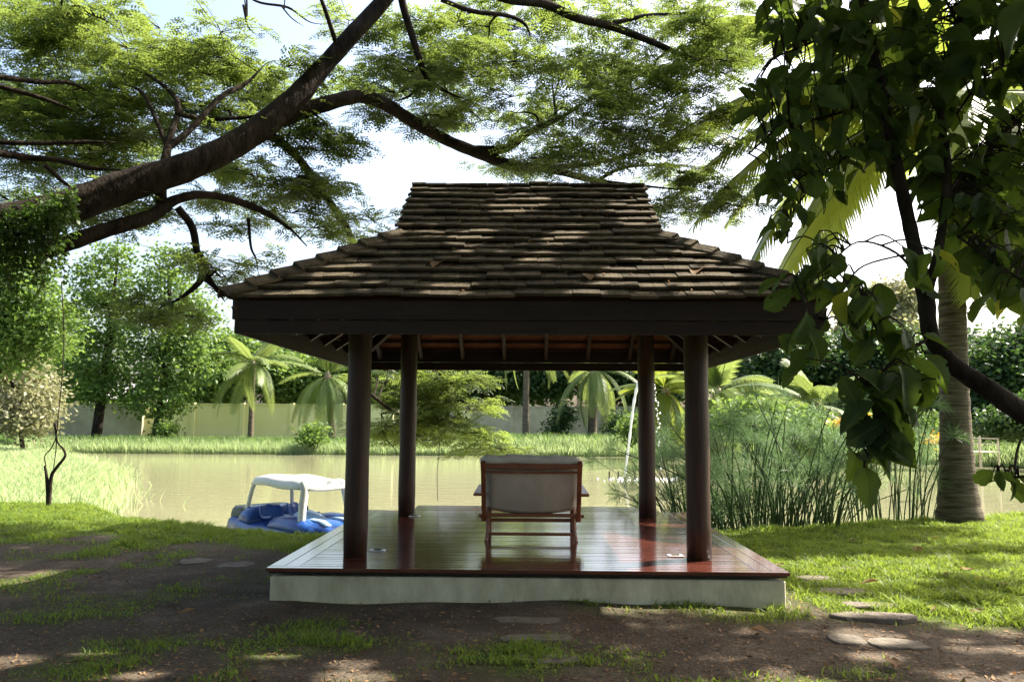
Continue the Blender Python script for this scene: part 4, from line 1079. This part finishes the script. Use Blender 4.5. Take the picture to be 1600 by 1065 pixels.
BK = [('bushy bright tree behind the cream wall, nearest the narrow tree', 375, 640, 74, [(370, 560, 40, 40), (340, 560, 40, 40), (330, 610, 40, 30)], 'far_leaf', 3600),
      ('tall bright tree behind the wall under the left eave', 460, 640, 76, [(450, 560, 45, 45), (500, 565, 45, 40), (470, 610, 60, 30)], 'far_leaf', 4200),
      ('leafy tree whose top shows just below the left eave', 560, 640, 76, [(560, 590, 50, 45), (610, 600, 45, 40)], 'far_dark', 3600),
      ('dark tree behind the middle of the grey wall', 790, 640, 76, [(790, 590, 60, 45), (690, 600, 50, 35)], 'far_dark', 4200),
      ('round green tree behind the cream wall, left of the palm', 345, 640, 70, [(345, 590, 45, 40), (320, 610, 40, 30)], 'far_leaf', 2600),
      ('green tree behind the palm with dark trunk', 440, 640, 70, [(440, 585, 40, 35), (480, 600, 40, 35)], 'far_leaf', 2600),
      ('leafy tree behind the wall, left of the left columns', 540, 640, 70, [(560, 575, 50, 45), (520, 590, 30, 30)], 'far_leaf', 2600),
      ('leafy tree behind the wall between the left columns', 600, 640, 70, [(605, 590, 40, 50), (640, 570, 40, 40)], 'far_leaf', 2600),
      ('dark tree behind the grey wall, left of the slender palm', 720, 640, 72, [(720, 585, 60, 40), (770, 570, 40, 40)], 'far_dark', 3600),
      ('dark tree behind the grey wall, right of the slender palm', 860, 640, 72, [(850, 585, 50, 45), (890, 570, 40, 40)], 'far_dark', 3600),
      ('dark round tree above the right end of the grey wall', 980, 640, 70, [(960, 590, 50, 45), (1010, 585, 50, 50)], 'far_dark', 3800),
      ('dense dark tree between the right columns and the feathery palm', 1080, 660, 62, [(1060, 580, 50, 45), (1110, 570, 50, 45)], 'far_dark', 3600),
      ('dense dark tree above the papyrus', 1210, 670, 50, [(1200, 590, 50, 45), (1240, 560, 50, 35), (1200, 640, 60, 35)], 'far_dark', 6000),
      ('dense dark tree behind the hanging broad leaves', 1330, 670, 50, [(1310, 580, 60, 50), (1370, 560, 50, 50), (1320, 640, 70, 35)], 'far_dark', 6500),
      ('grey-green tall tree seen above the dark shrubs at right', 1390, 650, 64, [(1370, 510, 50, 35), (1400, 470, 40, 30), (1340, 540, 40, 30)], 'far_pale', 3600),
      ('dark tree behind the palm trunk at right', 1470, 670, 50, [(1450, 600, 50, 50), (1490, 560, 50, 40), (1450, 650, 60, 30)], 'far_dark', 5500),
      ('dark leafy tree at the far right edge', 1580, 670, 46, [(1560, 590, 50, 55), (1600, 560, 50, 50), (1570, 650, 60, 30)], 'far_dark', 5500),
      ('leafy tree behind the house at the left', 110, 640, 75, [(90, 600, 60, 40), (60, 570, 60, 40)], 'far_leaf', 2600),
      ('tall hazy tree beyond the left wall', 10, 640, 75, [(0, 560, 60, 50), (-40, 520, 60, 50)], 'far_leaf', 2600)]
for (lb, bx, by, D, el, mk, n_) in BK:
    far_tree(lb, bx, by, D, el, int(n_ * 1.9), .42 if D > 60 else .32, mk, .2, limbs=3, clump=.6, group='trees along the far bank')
SH = [('small bush at the water edge beside the yellowed palm', 485, 682, 47, [(488, 680, 18, 14)], 'far_leaf', 700), ('leafy shrub at the foot of the narrow tree', 262, 676, 52, [(262, 670, 14, 12)], 'far_leaf', 500),
      ('clipped dark shrub on the bank before the grey wall', 870, 680, 56, [(868, 672, 14, 12), (880, 650, 18, 22)], 'far_dark', 1200), ('dark shrub at the right end of the grey wall', 965, 684, 54, [(975, 665, 26, 22)], 'far_dark', 1200), ('low green shrub behind the fountain', 1010, 688, 44, [(1000, 668, 28, 22), (1040, 672, 22, 20)], 'far_leaf', 1800),
      ('wide green shrub behind the papyrus stems', 1160, 690, 32, [(1170, 655, 50, 30), (1240, 665, 50, 24)], 'far_leaf', 3600), ('green shrub between papyrus and palm trunk', 1390, 690, 36, [(1390, 660, 45, 28), (1440, 668, 30, 22)], 'far_leaf', 2600), ('dark hedge bush at the right edge beyond the jetty', 1580, 690, 36, [(1570, 660, 40, 22), (1610, 650, 40, 30)], 'far_dark', 2600)]
for (lb, bx, by, D, el, mk, n_) in SH:
    far_tree(lb, bx, by, D, el, n_, .22, mk, .06, 'shrub', 'shrubs on the far bank', 3, 'shrub', .3)
# yellow flowers
for k, (px, py, lb) in enumerate(((1312, 660, 'yellow flower head beside the hanging leaves'), (1345, 650, 'largest yellow flower spray behind the hanging leaves'), (1462, 686, 'yellow flower spray touching the palm trunk'))):
    p = at(px, py, 30 if k < 2 else 22); fl = empty('yellow_flower', p, lb, 'flower', 'yellow flowers on the far bank')
    leaf_quads(p + rng.normal(0, .10, (120, 3)) * np.array((1.6, 1, .7)), .14, M['flower'], 'petals', parent=fl, kind='stuff')
    g = float(ground_z(p[0], p[1]))
    MB().tube([(p[0], p[1], min(g, p[2] - .6)), tuple(p)], .012, 5).obj('stem', M['papyrus'], fl)

# ------------------------------------------------------------------ far wall, house
def wall(label, x0, x1, D, pytop, mk, panel):
    a_ = at(x0, pytop, D); b_ = at(x1, pytop, D); zt = (a_[2] + b_[2]) / 2; w_ = empty('boundary_wall', ((a_[0] + b_[0]) / 2, D, 0), label, 'wall')
    n_ = max(1, round((b_[0] - a_[0]) / panel)); st_ = (b_[0] - a_[0]) / n_
    for k in range(n_):
        MB().box((a_[0] + st_ * (k + .5), D, zt / 2 - .1), (st_ - .3, .15, zt + .2)).obj('panel', M[mk], w_)
        MB().box((a_[0] + st_ * (k + .5), D, zt + .04), (st_ - .3, .24, .08)).obj('coping', M[mk], w_)
    for k in range(n_ + 1):
        MB().box((a_[0] + st_ * k, D - .03, zt / 2 - .05), (.298, .3, zt + .35)).obj('post', M[mk], w_)
wall('weathered olive-grey boundary wall behind the left trees', 20, 222, 60, 631, 'wall_olive', 3.6)
wall('cream painted boundary wall left of the pavilion', 226, 612, 61, 632, 'wall_cream', 3.7)
wall('grey boundary wall seen through the pavilion', 616, 1075, 62, 636, 'wall_grey', 4.2)
h = at(190, 640, 78); hs = empty('house', (h[0], 80, 0), 'house with grey pitched roof behind the boundary wall at left', 'house')
MB().box((h[0], 80, 1.7), (8, 5, 3.6)).obj('wall', M['house_wall'], hs)
hr = MB(); z0, z1 = 3.45, 5.0
hr.prism([(h[0] - 4.6, 77, z0), (h[0] - 4.6, 80, z1), (h[0] - 4.6, 83, z0), (h[0] - 4.6, 83, z0 - .15), (h[0] - 4.6, 80, z1 - .2), (h[0] - 4.6, 77, z0 - .15)], (9.2, 0, 0)); hr.obj('roof', M['house_roof'], hs)
for k in (-2.4, 2.2): MB().box((h[0] + k, 77.48, 2.0), (1.2, .06, 1.2)).obj('window', M['rope'], hs)
pc = crom([at(200, 378, 62), at(330, 408, 62), at(445, 423, 62), at(620, 430, 62)], 6)
tag(MB().tube(pc, .022, 5).obj('power_cable', M['rope']), 'thin overhead cable crossing the sky left of the roof', 'cable')

# ------------------------------------------------------------------ papyrus
def umbel_mesh(seed, n=90, L=.34):
    r_ = np.random.default_rng(seed); V, F = [], []
    for k in range(n):
        a_ = r_.uniform(0, 6.283); el = r_.uniform(-.1, 1.35); l_ = L * r_.uniform(.7, 1.15)
        d = np.array((math.cos(a_) * math.cos(el), math.sin(a_) * math.cos(el), math.sin(el))); p1 = d * l_ * .55; p2 = d * l_ * .95 + np.array((0, 0, -l_ * .35 * math.cos(el)))
        s = np.cross(d, r_.normal(size=3)); s = s / np.linalg.norm(s) * .0030; i = len(V)
        V += [(0, 0, 0), tuple(p1 + s), tuple(p1 - s), tuple(p2)]; F += [(i, i + 1, i + 2), (i + 1, i + 3, i + 2)]
    me = bpy.data.meshes.new('umbel'); me.from_pydata(V, [], F); me.update(); me.materials.append(M['umbel']); return me
UM = [umbel_mesh(k) for k in range(4)]
def papyrus(label, cx0, cx1, n, d0, d1, hmin, hmax, lean, seed, um=.8):
    r_ = np.random.default_rng(seed); c = at((cx0 + cx1) / 2, 815, (d0 + d1) / 2)
    cl = empty('papyrus_clump', (c[0], c[1], -.3), label, 'papyrus', 'papyrus at the water edge')
    for k in range(n):
        D = r_.uniform(d0, d1); px = r_.uniform(cx0, cx1); b_ = at(px, 810, D); b_[2] = max(float(ground_z(b_[0], b_[1])), -.5) - .03
        H = r_.uniform(hmin, hmax); f_ = (px - (cx0 + cx1) / 2) / (cx1 - cx0) * 2
        ln = np.array((f_ * lean * .7 + r_.normal(0, lean * .45), r_.normal(0, .25), 0)) * H
        e = b_ + np.array((0, 0, H)) + ln; e[2] -= .25 * np.linalg.norm(ln) ** 2 / H
        m_ = b_ + (e - b_) * .5 + np.array((-ln[0] * .18, -ln[1] * .18, .10 * np.linalg.norm(ln)))
        s_ = MB().tube(crom([b_, m_, e], 5), np.linspace(.0125, .006, 11) * r_.uniform(.8, 1.35), 4, False).obj('stem', M['papyrus'], cl, True)
        if r_.uniform() < um:
            u = bpy.data.objects.new('umbel', UM[r_.integers(4)]); col.objects.link(u); u.parent = s_
            u.location = Vector(e); sc = r_.uniform(.75, 1.35); u.scale = (sc, sc, sc); dd = e - m_
            u.rotation_mode = 'QUATERNION'; u.rotation_quaternion = Vector(dd).to_track_quat('Z', 'Y')
            # stem meshes hold world coordinates relative to the clump origin offset
            u.location = Vector(e)
papyrus('dense papyrus clump with feathery heads right of the pavilion', 1110, 1310, 190, 12.4, 14.6, .7, 2.25, .62, 5, .8)
papyrus('low bent papyrus tangle beside the deck corner', 1045, 1130, 75, 12.6, 14.4, .5, 1.7, .7, 6, .8)
papyrus('sparse papyrus stems left of the palm trunk', 1330, 1455, 50, 13.2, 15.0, 1.0, 2.1, .22, 7, .5)

# ------------------------------------------------------------------ fountain jet
Df = 28.6
fj = empty('fountain_jet', at(976, 745, Df), 'white arcing fountain jet falling into the pond beside the back right column', 'fountain')
P = crom([at(x, y_, Df) for x, y_ in ((976, 746), (983, 690), (990, 632), (997, 600), (1006, 585))], 6)
MB().tube(P, np.linspace(.035, .06, len(P)) * (1 + .25 * np.sin(np.arange(len(P)) * 2.1)), 7).obj('jet', M['foam'], fj, True)
for k in range(64):
    t_ = k / 63; q = crom([at(x, y_, Df) for x, y_ in ((1006, 585), (1018, 590), (1026, 625), (1030, 680), (1033, 735))], 16)[k]; q = q + rng.normal(0, .03, 3)
    s = rng.uniform(.015, .045)
    MB().tube([q + np.array((0, 0, z * s)) for z in (-1.3, -.6, .3, 1)], [s * .3, s, s * .8, s * .1], 6).obj('drop', M['foam'], fj, True)
for cx_, n_, w_ in ((972, 40, .35), (1036, 34, .3)):
    c_ = at(cx_, 744, Df)
    fm = MB()
    for k in range(n_):
        q = np.array((c_[0] + rng.normal(0, w_), c_[1] + rng.normal(0, .5), WATER)); s = rng.uniform(.012, .04)
        fm.tube([q + np.array((0, 0, z * s)) for z in (-.2, .3, .9, 1.6)], [s * 1.6, s * 1.3, s * .7, s * .1], 6)
    tag(fm.obj('splash', M['foam'], fj, True), kind='stuff')
for px in (952, 966, 992):
    p = at(px, 742, Df); tag(MB().tube([(p[0], p[1], -.9), (p[0], p[1], WATER + .28)], .03, 6).obj('nozzle_pipe', M['rope'], fj))

# ------------------------------------------------------------------ jetty at right
jt = empty('bamboo_jetty', at(1530, 705, 27), 'small bamboo jetty with rails on the far right bank', 'jetty')
a_ = at(1500, 706, 27); b_ = at(1560, 706, 27.5)
for k in range(5):
    p = a_ + (b_ - a_) * k / 4; MB().tube([(p[0], p[1] + (k % 2) * .5, -1.0), (p[0], p[1] + (k % 2) * .5, p[2] + rng.uniform(.4, .62))], .028, 6).obj('post', M['bamboo'], jt)
for dz_ in (.3, .48): MB().bar(a_ + np.array((0, -.05, dz_)), b_ + np.array((0, -.05, dz_ - .03)), .035, .035).obj('rail', M['bamboo'], jt)
for k in range(9):
    p = a_ + (b_ - a_) * (k + .5) / 9; MB().box((p[0], p[1] + .3, p[2]), (.13, .9, .03)).obj('plank', M['bamboo'], jt)

# ------------------------------------------------------------------ sapling with curled vine, hanging strands
vs_ = empty('vine_sapling', at(76, 795, 14.3), 'bare forked sapling stem with a curled vine at the left bank', 'sapling')
D = 14.3
MB().tube(crom([at(x, y_, D) for x, y_ in ((76, 800), (75, 770), (73, 745), (70, 727))], 4), np.linspace(.045, .02, 13), 7).obj('stem', M['bark'], vs_, True)
MB().tube(crom([at(x, y_, D) for x, y_ in ((76, 798), (78, 765), (81, 742), (90, 728), (102, 712), (98, 700), (90, 690), (86, 660))], 4), np.linspace(.04, .010, 29), 7).obj('stem', M['bark'], vs_, True)
MB().tube(crom([at(x, y_, D) for x, y_ in ((72, 728), (70, 712), (80, 700), (88, 680), (92, 640), (97, 590), (100, 520), (96, 440))], 4), .010, 6).obj('vine', M['twig'], vs_, True)
MB().tube(crom([at(x, y_, D) for x, y_ in ((82, 742), (86, 715), (88, 690), (84, 660))], 4), .009, 6).obj('vine', M['twig'], vs_, True)
hc = crom([at(x, y_, 15.6) for x, y_ in ((690, 575), (684, 640), (687, 690), (683, 740), (684, 782))], 5)
tag(MB().tube(hc, .006, 5).obj('hanging_vine', M['twig']), 'thin dark vine hanging straight down behind the deck', 'vine')
hc = crom([at(x, y_, 15.0) for x, y_ in ((610, 540), (603, 600), (596, 650), (600, 680), (618, 702))], 5)
tag(MB().tube(hc, .008, 5).obj('hanging_vine', M['twig']), 'curving vine hanging between the two left columns', 'vine')

# ------------------------------------------------------------------ grass, litter
def blades(name, X, Y, Z, h, w, mat_, lean=.6):
    n = len(X); a_ = rng.uniform(0, 6.283, n); hh = h * rng.uniform(.6, 1.25, n); ww = w * rng.uniform(.7, 1.2, n)
    ln = rng.normal(0, lean, (n, 2)) * hh[:, None]
    B_ = np.stack([X, Y, Z - .004], 1); s = np.stack([np.cos(a_), np.sin(a_), np.zeros(n)], 1) * ww[:, None] / 2
    mid = B_ + np.stack([ln[:, 0] * .35, ln[:, 1] * .35, hh * .6], 1); tip = B_ + np.stack([ln[:, 0], ln[:, 1], hh], 1)
    V = np.stack([B_ - s, B_ + s, mid + s * .8, tip, mid - s * .8], 1).reshape(-1, 3)
    k = (np.arange(n) * 5)[:, None]
    me = fmesh(name, V, np.vstack([k + np.array([0, 1, 2]), k + np.array([0, 2, 4]), k + np.array([4, 2, 3])]), mat_)
    return link(name, me)
# lawn and tufts near the pavilion
cand = 520000
D = 4.3 + (16.2 - 4.3) * rng.uniform(0, 1, cand) ** 1.15; X = rng.uniform(-.72, .70, cand) * D
in_pav = (np.abs(X) < 2.24) & (np.abs(D - CY) < 2.24)
yn = np.interp(X, NEAR[:, 0], NEAR[:, 1])
keep = (~in_pav) & (D < yn + .35) & ~((X < -8.4) & (D > 15.4))
X, D = X[keep], D[keep]
gxx, gyy = np.arange(-12, 12.01, .12), np.arange(4, 17, .12)
gg = grass_mask(*np.meshgrid(gxx, gyy))
ix = np.clip(((X + 12) / .12).astype(int), 0, len(gxx) - 1); iy = np.clip(((D - 4) / .12).astype(int), 0, len(gyy) - 1)
mk_ = gg[iy, ix]
k = rng.uniform(0, 1, len(X)) < mk_ ** 1.6
X, D = X[k], D[k]
hgt = np.where((X > 2) & (D > 6.4), .055, np.where(D > 9, .055, .040)) * np.clip(.75 + 1.6 * fbm(gxx[None] + 0 * gyy[:, None], gyy[:, None] + 0 * gxx[None], 2.6, 3)[iy[k], ix[k]], .35, 1.8)
tag(blades('lawn_grass', X, D, ground_z(X, D), hgt, .0105, M['grass'], .8), 'short green lawn grass around the pavilion', 'grass', kind='stuff')
print('lawn blades', len(X))
# bank grass beyond the water
n = 60000; X = rng.uniform(-36, 36, n); yf = np.interp(X, FAR[:, 0], FAR[:, 1]); Y = yf + .9 + rng.uniform(0, 1, n) ** 1.5 * 13
tag(blades('bank_grass', X, Y, np.maximum(ground_z(X, Y), WATER), np.where(Y - yf < 4, .62, .40), .045, M['bank_grass'], .35), 'tall bright grass along the far bank of the pond', 'grass', kind='stuff')
n = 26000; X = rng.uniform(-30, 30, n); Y = np.interp(X, FAR[:, 0], FAR[:, 1]) + .35 + rng.uniform(0, 1, n) ** 1.3 * 2.0
tag(blades('bank_reeds', X, Y, np.maximum(ground_z(X, Y), WATER - .05), .62, .05, M['marsh_grass'], .3), 'pale reeds along the far waterline', 'reeds', kind='stuff')
n = 42000; Y = rng.uniform(15.4, 45, n); X = np.interp(Y, NEAR[::-1][-5:, 1] if False else [15.4, 17.2, 22.5, 30, 45], [-8.9, -9.6, -12, -15.7, -27]) + .9 * rng.normal(0, .6, n) - rng.uniform(0, 1, n) ** 1.4 * 9
tag(blades('marsh_grass', X, Y, np.maximum(ground_z(X, Y), WATER - .05), .38, .016 + .0008 * Y, M['marsh_grass'], .5), 'pale reedy grass standing in the shallow water at left', 'grass', kind='stuff')
# leaf litter on the soil
n = 16000; D = 4.2 + rng.uniform(0, 1, n) ** 1.4 * 6.4; X = rng.uniform(-.7, .68, n) * D
k = ~((np.abs(X) < 2.27) & (np.abs(D - CY) < 2.27)); X, D = X[k], D[k]
k = rng.uniform(0, 1, len(X)) > .75 * grass_mask(X, D); X, D = X[k], D[k]
pos = np.stack([X, D, ground_z(X, D) + .006], 1)
def flat_leaves(name, pos, size, parent=None, label=None, cat=None, tilt=.3, nrm0=(0, 0, 1)):
    m = len(pos); d = rdir(m, .15); nn_ = np.tile(np.array(nrm0, float), (m, 1)) + rng.normal(0, tilt, (m, 3))
    tv = np.array([(0, 0, 0), (.22, .4, .05), (0, 1, .02), (-.22, .5, .06)]); tf = np.array([(0, 1, 2, 3)])
    V, F = rep(tv, tf, frames(d, nn_), pos, size * rng.uniform(.4, 1.6, m) ** 1.3)
    return tag(link(name, fmesh(name, V, F, M['dry_leaf']), parent), label, cat, kind='stuff')
flat_leaves('leaf_litter', pos, .029, None, 'fine brown leaf litter strewn over the bare soil', 'leaf litter')
# litter caught on the roof
rp = []
for k in range(2600):
    v = rng.uniform(.1, E); hw = RL if v < B else v; u = rng.normal(.2, .9) if rng.uniform() < .6 else rng.uniform(-hw, hw)
    if abs(u) > hw - .1: continue
    z = (ZR + (ZB - ZR) * v / B) if v < B else (ZB + (ZE - ZB) * (v - B) / (E - B)); rp.append((u, CY - v, z + .052))
flat_leaves('roof_litter', np.array(rp), .030, None, 'dry brown leaf litter caught on the roof shingles', 'leaf litter', .35, (0, -.55, .83))
dp = np.stack([rng.uniform(-2.1, 2.1, 60), rng.uniform(7.2, 11.6, 60), np.full(60, DT + .004)], 1)
flat_leaves('deck_litter', dp, .02, None, 'few tiny dry leaf bits lying on the deck boards', 'leaf litter', .1)
# single big dead leaves
def curled(seed):
    r_ = random.Random(seed); V = []
    for j in range(7):
        t_ = j / 6; w = .36 * math.sin(math.pi * (.06 + .9 * t_)) ** .8
        for i in range(5):
            x = -1 + i / 2; V.append((x * w, t_ - .5, .16 * abs(x) ** 1.5 * (1 + .6 * math.sin(5 * t_ + seed)) + .05 * math.sin(4 * t_ + seed * 2) + .05))
    F = [(j * 5 + i, j * 5 + i + 1, (j + 1) * 5 + i + 1, (j + 1) * 5 + i) for j in range(6) for i in range(4)]
    return fmesh('dead_leaf', np.array(V), np.array(F), M['dry_leaf'], True)
DL = [curled(k) for k in range(4)]
spots = [(1462, 835, .26, 'curled dead leaf on the lawn straight in front of the palm trunk'), (1434, 850, .24, 'flat dead leaf on the lawn, left of the shaded streak before the palm'),
         (1510, 880, .22, 'upper of two pale dead leaves close together on the sunlit lawn'), (1482, 889, .25, 'lower of two pale dead leaves close together on the sunlit lawn'), (1358, 901, .26, 'dead leaf on sunlit grass just above the stepping stones'),
         (1535, 895, .24, 'dark dead leaf at the edge of the lawn shadow on the right'), (1568, 905, .26, 'dead leaf lying nearest the right edge of the lawn'), (1325, 883, .24, 'dead leaf on the lawn behind the small stepping stone'),
         (1545, 921, .18, 'small dead leaf on the lawn right of the stepping stones'), (1522, 942, .24, 'pale dead leaf on the lawn level with the longest stepping stone'), (1456, 936, .16, 'round dead leaf touching the row of right stepping stones'),
         (1395, 1024, .26, 'largest dead leaf, on bare soil below the right stepping stones'), (1190, 978, .24, 'dead leaf on the soil in front of the plinth right corner'), (287, 958, .26, 'curled dead leaf alone on the soil at left'),
         (1215, 877, .22, 'dead leaf beside the right edge of the deck'), (1335, 838, .2, 'dead leaf on the lawn close to the papyrus')]
for k, (px, py, s, lb) in enumerate(spots):
    D = FPX * 1.6 / (py - 656); p = at(px, py, D)
    o_ = link('dead_leaf', DL[k % 4]); o_.location = (p[0], p[1], float(ground_z(p[0], p[1])) + .03); o_.scale = (s * .62, s * .62, s * .4); o_.rotation_euler = (random.uniform(-.15, .15), random.uniform(-.15, .15), random.uniform(0, 6.28))
    tag(o_, lb, 'leaf', 'big dead leaves on the ground')
for px, v, s, lb in ((686, 2.05, .2, 'large dead leaf on the left half of the roof'), (1092, 2.18, .2, 'large dead leaf on the right half of the roof'), (918, 2.3, .16, 'smaller dead leaf on the roof right of the middle')):
    z = ZB + (ZE - ZB) * (v - B) / (E - B); D = CY - v; p = at(px, 430, D)
    o_ = link('dead_leaf', DL[0]); o_.location = (p[0], D, z + .07); o_.scale = (s, s, s * .6); o_.rotation_euler = (R(34), 0, random.uniform(-1, 1))
    tag(o_, lb, 'leaf', 'big dead leaves on the roof')
